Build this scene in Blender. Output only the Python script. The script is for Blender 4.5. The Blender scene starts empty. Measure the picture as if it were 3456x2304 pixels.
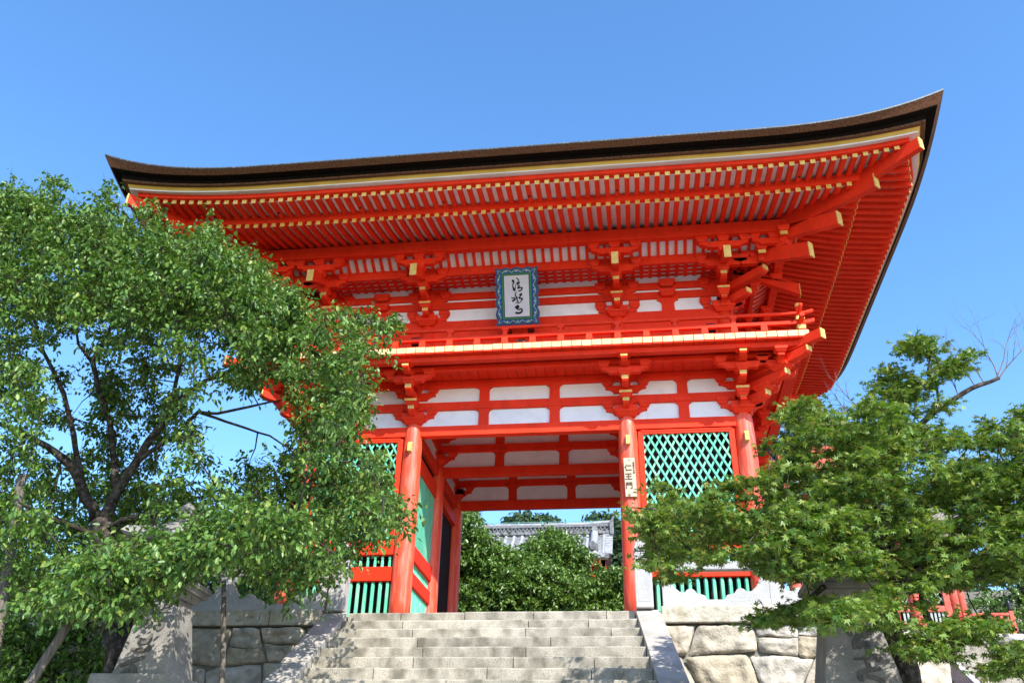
import bpy, bmesh, math, random
import numpy as np
from mathutils import Vector, Matrix
random.seed(7); rng = np.random.default_rng(11)
sc = bpy.context.scene; COL = sc.collection
# ------------------------------------------------------------------ camera
CP = dict(f=3008.5, c=np.array([2.5122, -18.732, -3.9643]), yaw=-0.1445, pitch=.5138, roll=.0247)
def cam_basis():
    y, p, r = CP['yaw'], CP['pitch'], CP['roll']
    f = np.array([math.sin(y)*math.cos(p), math.cos(y)*math.cos(p), math.sin(p)])
    a = np.array([math.cos(y), -math.sin(y), 0]); u = np.cross(a, f)
    return a*math.cos(r)+u*math.sin(r), -a*math.sin(r)+u*math.cos(r), f
CR, CU, CF = cam_basis()
cd = bpy.data.cameras.new('camera'); cam = bpy.data.objects.new('camera', cd); COL.objects.link(cam)
cd.sensor_fit = 'HORIZONTAL'; cd.sensor_width = 36; cd.lens = 36*CP['f']/3456; cd.clip_start = .1; cd.clip_end = 3000
M = Matrix.Identity(4)
for i in range(3):
    M[i][0] = CR[i]; M[i][1] = CU[i]; M[i][2] = -CF[i]; M[i][3] = CP['c'][i]
cam.matrix_world = M; sc.camera = cam
def at(vx, vy, y):                     # a direction seen from the viewpoint (2352 px wide frame) met with the plane at depth y
    d = (vx*1.469388-1728)/CP['f']*CR-(vy*1.469388-1152)/CP['f']*CU+CF
    return CP['c']+d*((y-CP['c'][1])/d[1])
# ------------------------------------------------------------------ light
SUN = Vector((.70, -1, 1.04)).normalized()
w = bpy.data.worlds.new('World'); sc.world = w; w.use_nodes = True
nt = w.node_tree; bg = nt.nodes['Background']
sky = nt.nodes.new('ShaderNodeTexSky'); sky.sky_type = 'NISHITA'; sky.sun_disc = False
sky.sun_elevation = math.asin(SUN.z); sky.sun_rotation = math.atan2(SUN.x, SUN.y)
sky.air_density = 1.0; sky.dust_density = .4; sky.ozone_density = 3.0; sky.altitude = 200
hs = nt.nodes.new('ShaderNodeHueSaturation'); hs.inputs['Hue'].default_value = .5; hs.inputs['Saturation'].default_value = 1.18; hs.inputs['Value'].default_value = 1.06
nt.links.new(sky.outputs[0], hs.inputs['Color']); nt.links.new(hs.outputs[0], bg.inputs[0]); bg.inputs[1].default_value = .15
sd = bpy.data.lights.new('sun', 'SUN'); sd.energy = 3.3; sd.angle = math.radians(.53); sd.color = (1, .95, .87)
so = bpy.data.objects.new('sun', sd); COL.objects.link(so); so.rotation_euler = SUN.to_track_quat('Z', 'Y').to_euler(); so.location = (20, -30, 30)
vs = sc.view_settings; vs.view_transform = 'Standard'; vs.look = 'None'; vs.gamma = 1; vs.exposure = 1.3
sc.cycles.max_bounces = 8; sc.cycles.transparent_max_bounces = 8
# ------------------------------------------------------------------ materials
def mat(name, c1, c2=None, scale=3, rough=.6, spec=.3, bump=0, bscale=40, stretch=(1, 1, 1), detail=6, c3=None, c3scale=40, c3amt=.5, metallic=0, pos=(.35, .65), ovar=0, ivar=0):
    m = bpy.data.materials.new(name); m.use_nodes = True; t = m.node_tree; b = t.nodes['Principled BSDF']
    b.inputs['Roughness'].default_value = rough; b.inputs['Specular IOR Level'].default_value = spec; b.inputs['Metallic'].default_value = metallic
    b.inputs['Base Color'].default_value = (*c1, 1)
    tc = t.nodes.new('ShaderNodeTexCoord'); mp = t.nodes.new('ShaderNodeMapping'); mp.inputs['Scale'].default_value = stretch
    t.links.new(tc.outputs['Object'], mp.inputs[0])
    col = None
    if c2:
        n = t.nodes.new('ShaderNodeTexNoise'); n.inputs['Scale'].default_value = scale; n.inputs['Detail'].default_value = detail; t.links.new(mp.outputs[0], n.inputs['Vector'])
        r = t.nodes.new('ShaderNodeValToRGB'); r.color_ramp.elements[0].position = pos[0]; r.color_ramp.elements[1].position = pos[1]
        r.color_ramp.elements[0].color = (*c1, 1); r.color_ramp.elements[1].color = (*c2, 1)
        t.links.new(n.outputs[0], r.inputs[0]); col = r.outputs[0]
    if c3:
        n3 = t.nodes.new('ShaderNodeTexNoise'); n3.inputs['Scale'].default_value = c3scale; n3.inputs['Detail'].default_value = 3; t.links.new(mp.outputs[0], n3.inputs['Vector'])
        r3 = t.nodes.new('ShaderNodeValToRGB'); r3.color_ramp.elements[0].position = .52; r3.color_ramp.elements[1].position = .66
        r3.color_ramp.elements[0].color = (0, 0, 0, 1); r3.color_ramp.elements[1].color = (c3amt,)*3+(1,)
        t.links.new(n3.outputs[0], r3.inputs[0])
        mx = t.nodes.new('ShaderNodeMix'); mx.data_type = 'RGBA'; t.links.new(r3.outputs[0], mx.inputs[0])
        if col: t.links.new(col, mx.inputs[6])
        else: mx.inputs[6].default_value = (*c1, 1)
        mx.inputs[7].default_value = (*c3, 1); col = mx.outputs[2]
    if ovar or ivar:
        src = t.nodes.new('ShaderNodeObjectInfo').outputs['Random'] if ovar else t.nodes.new('ShaderNodeNewGeometry').outputs['Random Per Island']
        a = ovar or ivar; mr = t.nodes.new('ShaderNodeMapRange'); mr.inputs['To Min'].default_value = 1-a; mr.inputs['To Max'].default_value = 1+a*.7; t.links.new(src, mr.inputs[0])
        hv = t.nodes.new('ShaderNodeHueSaturation'); t.links.new(mr.outputs[0], hv.inputs['Value'])
        if col: t.links.new(col, hv.inputs['Color'])
        else: hv.inputs['Color'].default_value = (*c1, 1)
        col = hv.outputs[0]
    if col: t.links.new(col, b.inputs['Base Color'])
    if bump:
        nb = t.nodes.new('ShaderNodeTexNoise'); nb.inputs['Scale'].default_value = bscale; nb.inputs['Detail'].default_value = 5; t.links.new(mp.outputs[0], nb.inputs['Vector'])
        bp = t.nodes.new('ShaderNodeBump'); bp.inputs['Strength'].default_value = bump; bp.inputs['Distance'].default_value = .02
        t.links.new(nb.outputs[0], bp.inputs['Height']); t.links.new(bp.outputs[0], b.inputs['Normal'])
    return m
def leafmat(name, ca, cb, cc=None, trans=.35, rough=.45, spec=.35):
    m = bpy.data.materials.new(name); m.use_nodes = True; t = m.node_tree; b = t.nodes['Principled BSDF']; out = t.nodes['Material Output']
    g = t.nodes.new('ShaderNodeNewGeometry'); r = t.nodes.new('ShaderNodeValToRGB')
    r.color_ramp.elements[0].color = (*ca, 1); r.color_ramp.elements[1].color = (*cb, 1); r.color_ramp.elements[1].position = .9
    if cc:
        e = r.color_ramp.elements.new(.97); e.color = (*cc, 1)
    t.links.new(g.outputs['Random Per Island'], r.inputs[0]); t.links.new(r.outputs[0], b.inputs['Base Color'])
    b.inputs['Roughness'].default_value = rough; b.inputs['Specular IOR Level'].default_value = spec
    tr = t.nodes.new('ShaderNodeBsdfTranslucent'); hv = t.nodes.new('ShaderNodeHueSaturation'); hv.inputs['Value'].default_value = 1.5; hv.inputs['Saturation'].default_value = 1.15; hv.inputs['Hue'].default_value = .485
    t.links.new(r.outputs[0], hv.inputs['Color']); t.links.new(hv.outputs[0], tr.inputs['Color'])
    ms = t.nodes.new('ShaderNodeMixShader'); ms.inputs[0].default_value = trans
    t.links.new(b.outputs[0], ms.inputs[1]); t.links.new(tr.outputs[0], ms.inputs[2]); t.links.new(ms.outputs[0], out.inputs['Surface'])
    return m
RED = mat('vermilion_paint', (.80, .033, .008), (.88, .044, .012), 2.5, .6, .18, .12, 60, (1, 1, .35), c3=(.50, .024, .008), c3scale=5, c3amt=.35, ovar=.10)
REDC = mat('vermilion_paint_column', (.72, .062, .026), (.80, .085, .036), 3, .42, .45, .25, 45, (1, 1, .12), c3=(.85, .30, .22), c3scale=14, c3amt=.4)
WHITE = mat('white_plaster', (.80, .81, .84), (.88, .88, .90), 1.5, .85, .1, .12, 30, c3=(.62, .61, .62), c3scale=3.5, c3amt=.25)
DWHITE = mat('stained_white_board', (.62, .56, .54), (.74, .70, .69), 1.2, .85, .1)
GOLD = mat('yellow_end_paint', (.68, .42, .09), (.78, .53, .15), 14, .55, .3, c3=(.90, .74, .42), c3scale=22, c3amt=.35, ovar=.12)
PLATE = mat('pale_gilt_plate', (.72, .52, .22), (.82, .65, .34), 9, .5, .3, .2, 40, c3=(.55, .38, .16), c3scale=30, c3amt=.5, ivar=.1)
YEL = mat('ochre_board', (.52, .31, .055), (.62, .39, .08), 2, .6, .2)
BARK = mat('cypress_bark_edge', (.085, .034, .017), (.17, .075, .040), 30, .9, .1, .7, 70, (1, 1, .25), c3=(.20, .12, .075), c3scale=60, c3amt=.5)
BARK_SHADE = mat('bark_edge_painted_shade', (.004, .003, .002), (.011, .006, .004), 30, .9, .1, .6, 70, (1, 1, .25))  # dark bark taken near black: the overhang's shadow is put into the colour
BARKT = mat('bark_roof_top', (.035, .025, .02), (.07, .055, .045), 6, .95, .05, .5, 40)
GREEN = mat('green_lattice_paint', (.10, .52, .33), (.17, .62, .42), 4, .5, .3, .15, 40, (1, 1, .3), c3=(.45, .70, .40), c3scale=7, c3amt=.4)
DARK = mat('dark_mesh_screen', (.010, .009, .009), (.03, .024, .022), 60, .8, .1, .5, 150)
BLACK = mat('black_fittings', (.012, .012, .013), None, 1, .35, .5)
GRAN = mat('granite', (.36, .34, .30), (.48, .45, .405), 2.2, .85, .15, .35, 60, c3=(.22, .20, .18), c3scale=90, c3amt=.55)
GRANS = mat('weathered_granite_step', (.17, .155, .12), (.46, .42, .345), 3.4, .92, .1, .7, 60, (1, 1, .7), 12, c3=(.14, .13, .105), c3scale=75, c3amt=.6, pos=(.32, .60), ivar=.16)
GRAND = mat('dark_mossy_stone', (.16, .155, .13), (.30, .28, .24), 3, .9, .1, .7, 30, c3=(.09, .10, .06), c3scale=8, c3amt=.6)
PEDM = mat('pedestal_stone', (.21, .20, .18), (.32, .30, .275), 3, .88, .12, .5, 60, c3=(.13, .12, .105), c3scale=70, c3amt=.6)
INK = mat('black_ink', (.012, .012, .014), None, 1, .6, .2)
TRUNK = mat('cherry_bark', (.022, .017, .013), (.075, .06, .048), 7, .9, .15, .9, 35, c3=(.16, .15, .13), c3scale=14, c3amt=.5)
WOODG = mat('weathered_pole', (.09, .078, .062), (.20, .175, .145), 5, .9, .1, .5, 50, (6, 6, .5))
# ------------------------------------------------------------------ mesh collector
class MB:
    def __init__(s): s.v = []; s.f = []; s.m = []
    def add(s, vs, fs, m=0):
        o = len(s.v); s.v += [tuple(map(float, v)) for v in vs]; s.f += [tuple(i+o for i in f) for f in fs]; s.m += [m]*len(fs)
    def hexa(s, p, m=0): s.add(p, [(0, 3, 2, 1), (4, 5, 6, 7), (0, 1, 5, 4), (1, 2, 6, 5), (2, 3, 7, 6), (3, 0, 4, 7)], m)
    def box(s, T, u0, u1, w0, w1, z0, z1, m=0):
        s.hexa([T(u0, w0, z0), T(u1, w0, z0), T(u1, w1, z0), T(u0, w1, z0), T(u0, w0, z1), T(u1, w0, z1), T(u1, w1, z1), T(u0, w1, z1)], m)
    def frus(s, T, u, w, z0, z1, a, b, m=0, aw=None, bw=None):
        aw = aw or a; bw = bw or b
        s.hexa([T(u-a, w-aw, z0), T(u+a, w-aw, z0), T(u+a, w+aw, z0), T(u-a, w+aw, z0), T(u-b, w-bw, z1), T(u+b, w-bw, z1), T(u+b, w+bw, z1), T(u-b, w+bw, z1)], m)
    def masu(s, T, u, w, z, h=.17, t=.15, m=0):
        s.frus(T, u, w, z, z+h*.45, t*.66, t*.93, m); s.frus(T, u, w, z+h*.45, z+h, t, t, m)
    def prism(s, a, b, m=0):
        n = len(a); s.add(list(a)+list(b), [tuple(range(n-1, -1, -1)), tuple(range(n, 2*n))]+[(i, (i+1) % n, n+(i+1) % n, n+i) for i in range(n)], m)
    def uz(s, T, pts, w0, w1, m=0): s.prism([T(u, w0, z) for u, z in pts], [T(u, w1, z) for u, z in pts], m)
    def wz(s, T, pts, u0, u1, m=0): s.prism([T(u0, w, z) for w, z in pts], [T(u1, w, z) for w, z in pts], m)
    def tube(s, P, R, n=8, m=0, cap=True):
        P = [Vector(p) for p in P]; o = len(s.v); k = len(P); ref = None
        for i, p in enumerate(P):
            d = (P[min(i+1, k-1)]-P[max(i-1, 0)]).normalized()
            if ref is None: ref = Vector((1, 0, 0)) if abs(d.x) < .8 else Vector((0, 1, 0))
            a = (ref-d*ref.dot(d)).normalized(); b = d.cross(a); ref = a
            for j in range(n):
                t = 2*math.pi*j/n; q = p+(a*math.cos(t)+b*math.sin(t))*R[i]; s.v.append((q.x, q.y, q.z))
        fs = [(o+i*n+j, o+i*n+(j+1) % n, o+(i+1)*n+(j+1) % n, o+(i+1)*n+j) for i in range(k-1) for j in range(n)]
        if cap: fs += [tuple(o+j for j in range(n-1, -1, -1)), tuple(o+(k-1)*n+j for j in range(n))]
        s.f += fs; s.m += [m]*len(fs)
    def lathe(s, c, prof, n=16, m=0):    # prof: (r, z) from bottom to top
        s.tube([(c[0], c[1], c[2]+z) for r, z in prof], [r for r, z in prof], n, m)
    def build(s, name, mats, parent=None, bevel=0, smooth=False, fix=True, thing=None):
        me = bpy.data.meshes.new(name); org = Vector((0, 0, 0)); q = parent
        while q is not None: org += q.location; q = q.parent
        if thing is not None: org = Vector(thing)
        V = np.array(s.v, dtype=np.float64)-np.array(org)
        me.from_pydata(V.tolist(), [], s.f); mats = mats if isinstance(mats, (list, tuple)) else [mats]
        for x in mats: me.materials.append(x)
        if len(mats) > 1: me.polygons.foreach_set('material_index', s.m)
        if fix:
            b = bmesh.new(); b.from_mesh(me); bmesh.ops.recalc_face_normals(b, faces=b.faces); b.to_mesh(me); b.free()
        if smooth: me.polygons.foreach_set('use_smooth', [True]*len(me.polygons))
        o = bpy.data.objects.new(name, me); COL.objects.link(o)
        if parent is not None: o.parent = parent
        elif thing is not None: o.location = org
        if bevel:
            bm_ = o.modifiers.new('bevel', 'BEVEL'); bm_.width = bevel; bm_.segments = 2; bm_.limit_method = 'ANGLE'; bm_.angle_limit = .6
        if smooth == 'auto':
            me.set_sharp_from_angle(angle=.7)
        return o
def thing(name, loc, label, cat, group=None):
    o = bpy.data.objects.new(name, None); COL.objects.link(o); o.location = loc; o.empty_display_size = .3
    return tag(o, label, cat, group)
def tag(o, label=None, cat=None, group=None, kind=None):
    if label: o['label'] = label
    if cat: o['category'] = cat
    if group: o['group'] = group
    if kind: o['kind'] = kind
    return o
def W(u, w, z): return (u, w, z)        # plain world axes
def ribbon(mb, T, pts, w0, w1, m=0, n=14):   # brush stroke: pts (u, z, halfwidth), smoothed, raised from w0 to w1
    P = np.array(pts, float); k = len(P); out = []
    for i in range(k-1):
        p0, p1, p2, p3 = P[max(i-1, 0)], P[i], P[i+1], P[min(i+2, k-1)]
        for t in np.linspace(0, 1, 6, endpoint=False):
            out.append(.5*((2*p1)+(-p0+p2)*t+(2*p0-5*p1+4*p2-p3)*t*t+(-p0+3*p1-3*p2+p3)*t**3))
    out.append(P[-1]); out = np.array(out)
    d = np.gradient(out[:, :2], axis=0); d /= np.linalg.norm(d, axis=1)[:, None]+1e-9
    nrm = np.stack([-d[:, 1], d[:, 0]], 1); L = out[:, :2]+nrm*out[:, 2:3]; R = out[:, :2]-nrm*out[:, 2:3]
    for i in range(len(out)-1):
        q = [L[i], R[i], R[i+1], L[i+1]]
        mb.prism([T(a, w0, b) for a, b in q], [T(a, w1, b) for a, b in q], m)
    for e in (0, -1):
        c = out[e]; mb.prism([T(c[0]+c[2]*math.cos(t), w0, c[1]+c[2]*math.sin(t)) for t in np.linspace(0, 6.283, 10, endpoint=False)], [T(c[0]+c[2]*math.cos(t), w1-.0015*np.sign(w1-w0)*(1 if e else -1), c[1]+c[2]*math.sin(t)) for t in np.linspace(0, 6.283, 10, endpoint=False)], m)
# ------------------------------------------------------------------ the two-storey gate
HX, HY, D = 5.0587, 2.587, 2.587
gate = thing('temple_gate', (0, HY, 0), 'vermilion two-storey temple gate with sweeping bark roof at the top of the stone steps', 'gate')
def side_T(s):
    return {'F': lambda u, w, z: (u, -w, z), 'R': lambda u, w, z: (HX+w, HY+u, z), 'B': lambda u, w, z: (-u, 2*HY+w, z), 'L': lambda u, w, z: (-HX-w, HY-u, z)}[s]
SIDES = {'F': (HX, [-HX, -2.48, 2.48, HX]), 'R': (HY, [-HY, 0, HY]), 'B': (HX, [-HX, -2.48, 2.48, HX]), 'L': (HY, [-HY, 0, HY])}
def diag_T(sx, sy):
    ox, oy = sx*HX, (0 if sy < 0 else 2*HY); px, py = -sy*.7071, sx*.7071
    return lambda u, w, z: (ox+sx*w+px*u, oy+sy*w+py*u, z)
def gp(mb, name, mats, bevel=.008, parent=gate, **k): return mb.build(name, mats, parent, bevel, **k)
# columns (three rows of four), rounded at the head, on flat stone bases
for y in (0, HY, 2*HY):
    for x in (-HX, -2.48, 2.48, HX):
        m = MB(); m.lathe((x, y, 0), [(.232, .06), (.23, .5), (.226, 2), (.222, 3.3), (.214, 3.9), (.204, 4.3), (.196, 4.42), (.18, 4.5), (.165, 4.56)], 32)
        c = gp(m, 'column', REDC, 0, smooth=True)
        m = MB(); m.lathe((x, y, 0), [(.36, -.05), (.36, .03), (.30, .065)], 24); m.build('base_stone', GRAN, c)
        if y == 0:
            m = MB(); m.box(W, x-.046, x+.046, y-.325, y-.2, 3.81, 3.995); m.build('peg_cap', GOLD, c, .008)
            m = MB(); m.box(W, x-.05, x+.05, y-.26, y-.19, 4.0, 4.05); m.build('peg_cap', GOLD, c, .006)
def arm_pts(a, zb, zt):
    h = zt-zb; p = [(-a, zt), (-a, zb+.55*h)]
    for t in (0.25, .5, .75, 1): p.append((-a+.17*math.sin(t*1.5708)+.02*t, zb+.55*h*(1-math.sin(t*1.5708)) if False else zb+.55*h*math.cos(t*1.5708)))
    return p+[(-x, z) for x, z in p[::-1]]
def wall_arm(mb, T, u, wc, zb, zt, hw=.075, a=.47):
    mb.uz(T, arm_pts(a, zb, zt), wc-hw, wc+hw)
    for du in (-.42, 0, .42): mb.masu(T, u+du, wc, zt-.004, .18, .14) if False else None
def TS(T, u): return lambda a, w, z: T(u+a, w, z)
def arms(mb, T, u, wc, zb, zt, a=.47, hw=.07, blk=True, bh=.17):
    t = TS(T, u); mb.uz(t, arm_pts(a, zb, zt), wc-hw, wc+hw)
    if blk:
        for du in (-a+.06, 0, a-.06): mb.masu(t, du, wc, zt-.003, bh, .135)
def out_arm(mb, T, u, w, z0, z1, hw=.07, back=-.1, gold=.085):
    h = z1-z0; p = [(back, z1), (back, z0)]
    for t in (0, .25, .5, .75, 1): p.append((w-.17+.17*math.sin(t*1.5708), z0+(h-gold)*(1-math.cos(t*1.5708))))
    p += [(w, z1)]; mb.wz(TS(T, u), p, -hw, hw)
    return (T, u, w, z1-gold, z1, hw)
caps = []
def cap_obj(c, parent):
    T, u, w, z0, z1, hw = c; m = MB(); m.box(TS(T, u), -hw-.002, hw+.002, w-.012, w+.005, z0, z1+.002); m.build('end_cap', GOLD, parent)
def bracket(places, zb, upper, wall_off):
    """places: list of (T,u); zb: underside of the capital"""
    m = MB(); cp = []
    T0, u0 = places[0]; t0 = TS(T0, u0)
    m.frus(t0, 0, wall_off, zb-.02, zb+.08, .165, .25); m.frus(t0, 0, wall_off, zb+.08, zb+.235, .265, .265)
    for T, u in places:
        o = wall_off
        arms(m, T, u, o, zb+.07, zb+.25); arms(m, T, u, o+.002, zb+.62, zb+.82)
        if upper: arms(m, T, u, o, zb+.98, zb+1.1, blk=False)
        cp.append(out_arm(m, T, u, o+.47, zb+.14, zb+.32)); cp.append(out_arm(m, T, u, o+.87, zb+.50, zb+.68, .072))
        m.masu(TS(T, u), 0, o+.40, zb+.318, .17, .145); m.masu(TS(T, u), 0, o+.80, zb+.678, .16, .145)
        cp.append((T, u, o+.552, zb+.405, zb+.455, .142))
        if not upper:
            cp.append(out_arm(m, T, u, o+1.27, zb+.86, zb+1.035, .074)); arms(m, T, u, o+.8, zb+.74, zb+.90, .52, .07, True, .14)
            m.frus(TS(T, u), 0, o+1.17, zb+1.0, zb+1.03, .12, .15)
        else:
            arms(m, T, u, o+.87, zb+.78, zb+.96, .56, .07, True, .16)
            t = TS(T, u); m.wz(t, [(o+.1, zb+1.15), (o+.1, zb+.85+.38), (o+1.85, zb+.38), (o+1.85, zb+.70), (o+1.3, zb+.95), (o+.3, zb+1.3)], -.078, .078)
            cp.append((T, u, o+1.85, zb+.38, zb+.70, .078))
            m.masu(t, 0, o+1.33, zb+.86, .14, .15); arms(m, T, u, o+1.34, zb+.98, zb+1.14, .56, .07, True, .13)
    return m, cp
def finish(m, cp, name='bracket_set'):
    o = gp(m, name, RED, .007)
    for c in cp: cap_obj(c, o)
    return o
for s in 'FRBL':
    half, cols = SIDES[s]; T = side_T(s)
    for u in cols[1:-1]:
        finish(*bracket([(T, u)], 4.556, False, 0)); finish(*bracket([(T, u*.957)], 7.30, True, -.15))
for sx, sy, a, ua, b, ub in ((1, -1, 'F', HX, 'R', -HY), (-1, -1, 'F', -HX, 'L', HY), (1, 1, 'B', -HX, 'R', HY), (-1, 1, 'B', HX, 'L', -HY)):
    Ta, Tb, Td = side_T(a), side_T(b), diag_T(sx, sy)
    m, cp = bracket([(Ta, ua), (Tb, ub)], 4.556, False, 0)
    for w, z0, z1 in ((.53, 4.70, 4.90), (.93, 5.0, 5.19), (1.36, 5.30, 5.50)): cp.append(out_arm(m, Td, 0, w, z0, z1, .085, gold=.12))
    m.wz(Td, [(.9, 5.54), (1.63, 5.53), (1.63, 5.75), (.9, 5.76)], -.075, .075); cp.append((Td, 0, 1.63, 5.53, 5.75, .075))
    for w, z in ((.46, 4.9), (.84, 5.19)): m.masu(Td, 0, w, z, .14, .15)
    # corner cross arms that run on past the corner
    for T, u in ((Ta, ua), (Tb, ub)): arms(m, T, u+(.8 if u > 0 else -.8), .8, 5.30, 5.46, .42, .07, True, .12)
    finish(m, cp, 'corner_bracket')
    k = .15; pend = []
    m, cp = bracket([(Ta, ua-math.copysign(k, ua)), (Tb, ub-math.copysign(k, ub))], 7.30, True, -.15)
    for w, z0, z1 in ((.42, 7.44, 7.64), (.80, 7.80, 8.0)): cp.append(out_arm(m, Td, 0, w, z0, z1, .085, back=-.3, gold=.12))
    for w, zb_, zt_, wi, sl_ in ((1.68, 7.57, 7.95, .075, .56), (2.25, 7.98, 8.33, .08, .40)):
        m.wz(Td, [(.0, zb_+sl_*w), (w, zb_), (w, zt_), (.0, zt_+sl_*w)], -wi, wi); cp.append((Td, 0, w, zb_, zt_, wi))
    for T, u in ((Ta, ua), (Tb, ub)):
        e = math.copysign(1, u)
        for (ue, wc, z0_) in ((u+e*1.5, 1.19, 8.36), (u+e*1.1, .72, 8.15), (u+e*1.5, 1.19, 8.50)):
            g = MB(); q = sorted((ue-e*.012, ue+e*.006)); g.box(T, q[0], q[1], wc-.085, wc+.085, z0_, z0_+.09); pend.append(g)
        arms(m, T, u+e*1.0, 1.19, 8.30, 8.46, .5, .07, True, .12); arms(m, T, u+e*.6, .72, 8.08, 8.26, .5, .07, True, .14)
    m.frus(Td, 0, 1.2, 8.2, 8.62, .1, .13)
    o = finish(m, cp, 'corner_bracket')
    for g in pend: g.build('end_cap', GOLD, o)
# wall framing on the four faces
def strut_pts(zb, zt, a=.115, b=.195):
    h = .11; p = [(a+.008, zb), (a, zt-.22)]
    for t in (0, .33, .66, 1): p.append((a+(b-a)*(1-math.cos(t*1.5708)), zt-.2+h*math.sin(t*1.5708)*.95))
    p += [(b, zt-.08), (b, zt+.04)]
    return p+[(-x, z) for x, z in p[::-1]]
def wall_face(T, cols, struts, x0, x1):
    m = MB(); m.box(T, x0, x1, -.05, .012, 4.46, 5.6); gp(m, 'plaster_panel', WHITE, 0)
    m = MB(); m.box(T, x0, x1, -.1, .1, 4.248, 4.489); gp(m, 'tie_beam', RED)
    m = MB(); m.box(T, x0, x1, -.08, .08, 4.905, 5.11); gp(m, 'tie_beam', RED)
    m = MB(); m.box(T, x0, x1, -.085, .085, 5.48, 5.665); gp(m, 'tie_beam', RED)
    for u in struts:
        for zb, zt in ((4.487, 4.985), (5.108, 5.56)):
            m = MB(); m.uz(TS(T, u), strut_pts(zb, zt), -.07, .072); m.box(TS(T, u), -.2, .2, -.09, .098, zt-.07, zt+.035); gp(m, 'strut', RED, .005)
for s in 'FB': wall_face(side_T(s), 0, (-3.77, -.83, .83, 3.77), -HX, HX)
for s in 'LR': wall_face(side_T(s), 0, (-1.29, 1.29), -HY, HY)
wall_face(lambda u, w, z: (u, HY-w, z), 0, (-.83, .83), -2.48, 2.48)
# arms seen inside the passage on the middle and rear rows
for y, yy in ((HY, 1), (2*HY, 1)):
    for sx in (-1, 1):
        m = MB(); T = (lambda u, w, z, y=y: (u, y-w, z)); m.frus(TS(T, sx*2.48), 0, 0, 4.54, 4.63, .165, .25); m.frus(TS(T, sx*2.48), 0, 0, 4.63, 4.79, .265, .265)
        if y == HY: arms(m, T, sx*2.48, .0, 4.62, 4.80); arms(m, T, sx*2.48, .002, 5.18, 5.38)
        c1 = []
        for w, z0, z1 in ((.47, 4.69, 4.87), (.87, 5.05, 5.23)): c1.append(out_arm(m, T, sx*2.48, w, z0, z1))
        finish(m, c1)
# passage ceiling
m = MB(); m.box(W, -HX-.05, HX+.05, -.05, 2*HY+.05, 5.675, 5.70); gp(m, 'passage_ceiling', RED, 0)
# panelled bays -----------------------------------------------------------
def lattice(T, u0, u1, z0, z1, du=.182, dz=.344, b=.021):
    m = MB()
    def clip(pu, pz, qu, qz):
        t0, t1 = 0., 1.; d = (qu-pu, qz-pz)
        for p, q in ((-d[0], pu-u0), (d[0], u1-pu), (-d[1], pz-z0), (d[1], z1-pz)):
            if abs(p) < 1e-9:
                if q < 0: return None
            else:
                r = q/p
                if p < 0: t0 = max(t0, r)
                else: t1 = min(t1, r)
        return None if t0 >= t1 else ((pu+d[0]*t0, pz+d[1]*t0), (pu+d[0]*t1, pz+d[1]*t1))
    H = z1-z0; run = H*du/dz; L = math.hypot(run, H); nx, nz = H/L*b, run/L*b
    k = -int(run/du)-1
    while u0+k*du < u1+run:
        for sgn, wa, wb in ((1, .0, .02), (-1, .021, .041)):
            a = u0+k*du+du*.5; c = clip(a, z0, a+run, z1) if sgn > 0 else clip(a, z1, a+run, z0)
            if c:
                (pu, pz), (qu, qz) = c; o = [(pu-nx, pz+sgn*nz), (pu+nx, pz-sgn*nz), (qu+nx, qz-sgn*nz), (qu-nx, qz+sgn*nz)]
                m.uz(T, o, wa, wb)
        k += 1
    return m
def baluster(m, T, u, z0, z1, turned=True):
    if turned:
        pr = [(.036, 0), (.034, .45), (.024, .62), (.022, .66), (.034, .70), (.036, .80), (.028, .9), (.012, .97)]
        P = [Vector(T(u, .0, z0+(z1-z0)*z)) for r, z in pr]; m.tube(P, [r for r, z in pr], 6)
    else:
        m.tube([Vector(T(u, 0, z0)), Vector(T(u, 0, z1-.05)), Vector(T(u, 0, z1))], [.042, .042, .02], 6)
def bay(T, u0, u1, back=True, dark=False):
    if dark:                                            # plain dark screen on a stone sill
        m = MB(); m.box(T, u0, u1, -.06, -.02, .5, 3.72); gp(m, 'mesh_screen', DARK, 0)
        m = MB(); m.box(T, u0, u1, -.1, .1, 3.72, 4.0); gp(m, 'rail_beam', RED)
        m = MB(); m.box(T, u0, u1, -.14, .14, .03, .42); gp(m, 'stone_sill', GRAND); m = MB(); m.box(T, u0, u1, -.1, .1, .42, .54); gp(m, 'sill_rail', BLACK); return
    m = MB(); fw = .125
    m.box(T, u0, u0+fw, -.07, .07, 1.80, 4.205); m.box(T, u1-fw, u1, -.07, .07, 1.80, 4.205); m.box(T, u0+fw, u1-fw, -.07, .07, 4.13, 4.205); m.box(T, u0+fw*.5, u1-fw*.5, -.075, .082, 4.18, 4.225)
    gp(m, 'lattice_frame', RED)
    gp(lattice(T, u0+fw-.01, u1-fw+.01, 1.80, 4.14), 'lattice', GREEN, 0)
    for z0, z1 in ((1.49, 1.815), (.92, 1.225)):
        m = MB(); m.box(T, u0, u1, -.085, .085, z0, z1); gp(m, 'rail_beam', RED)
    m = MB(); m.box(T, u0, u1, -.08, .08, .03, .10); gp(m, 'rail_beam', RED)
    n = int((u1-u0)/.155); st = (u1-u0)/n; m = MB(); m2 = MB()
    for i in range(n):
        u = u0+st*(i+.5); baluster(m, T, u, 1.22, 1.495); baluster(m2, T, u, .09, .925, False)
    gp(m, 'baluster_row', GREEN, 0); gp(m2, 'baluster_row', GREEN, 0)
    m = MB(); m.box(T, u0, u1, -.17, -.15, .1, 4.2); gp(m, 'mesh_screen', DARK, 0)
TF, TR, TL = side_T('F'), side_T('R'), side_T('L')
bay(TF, 2.705, HX-.225); bay(TF, -HX+.225, -2.705)
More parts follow.
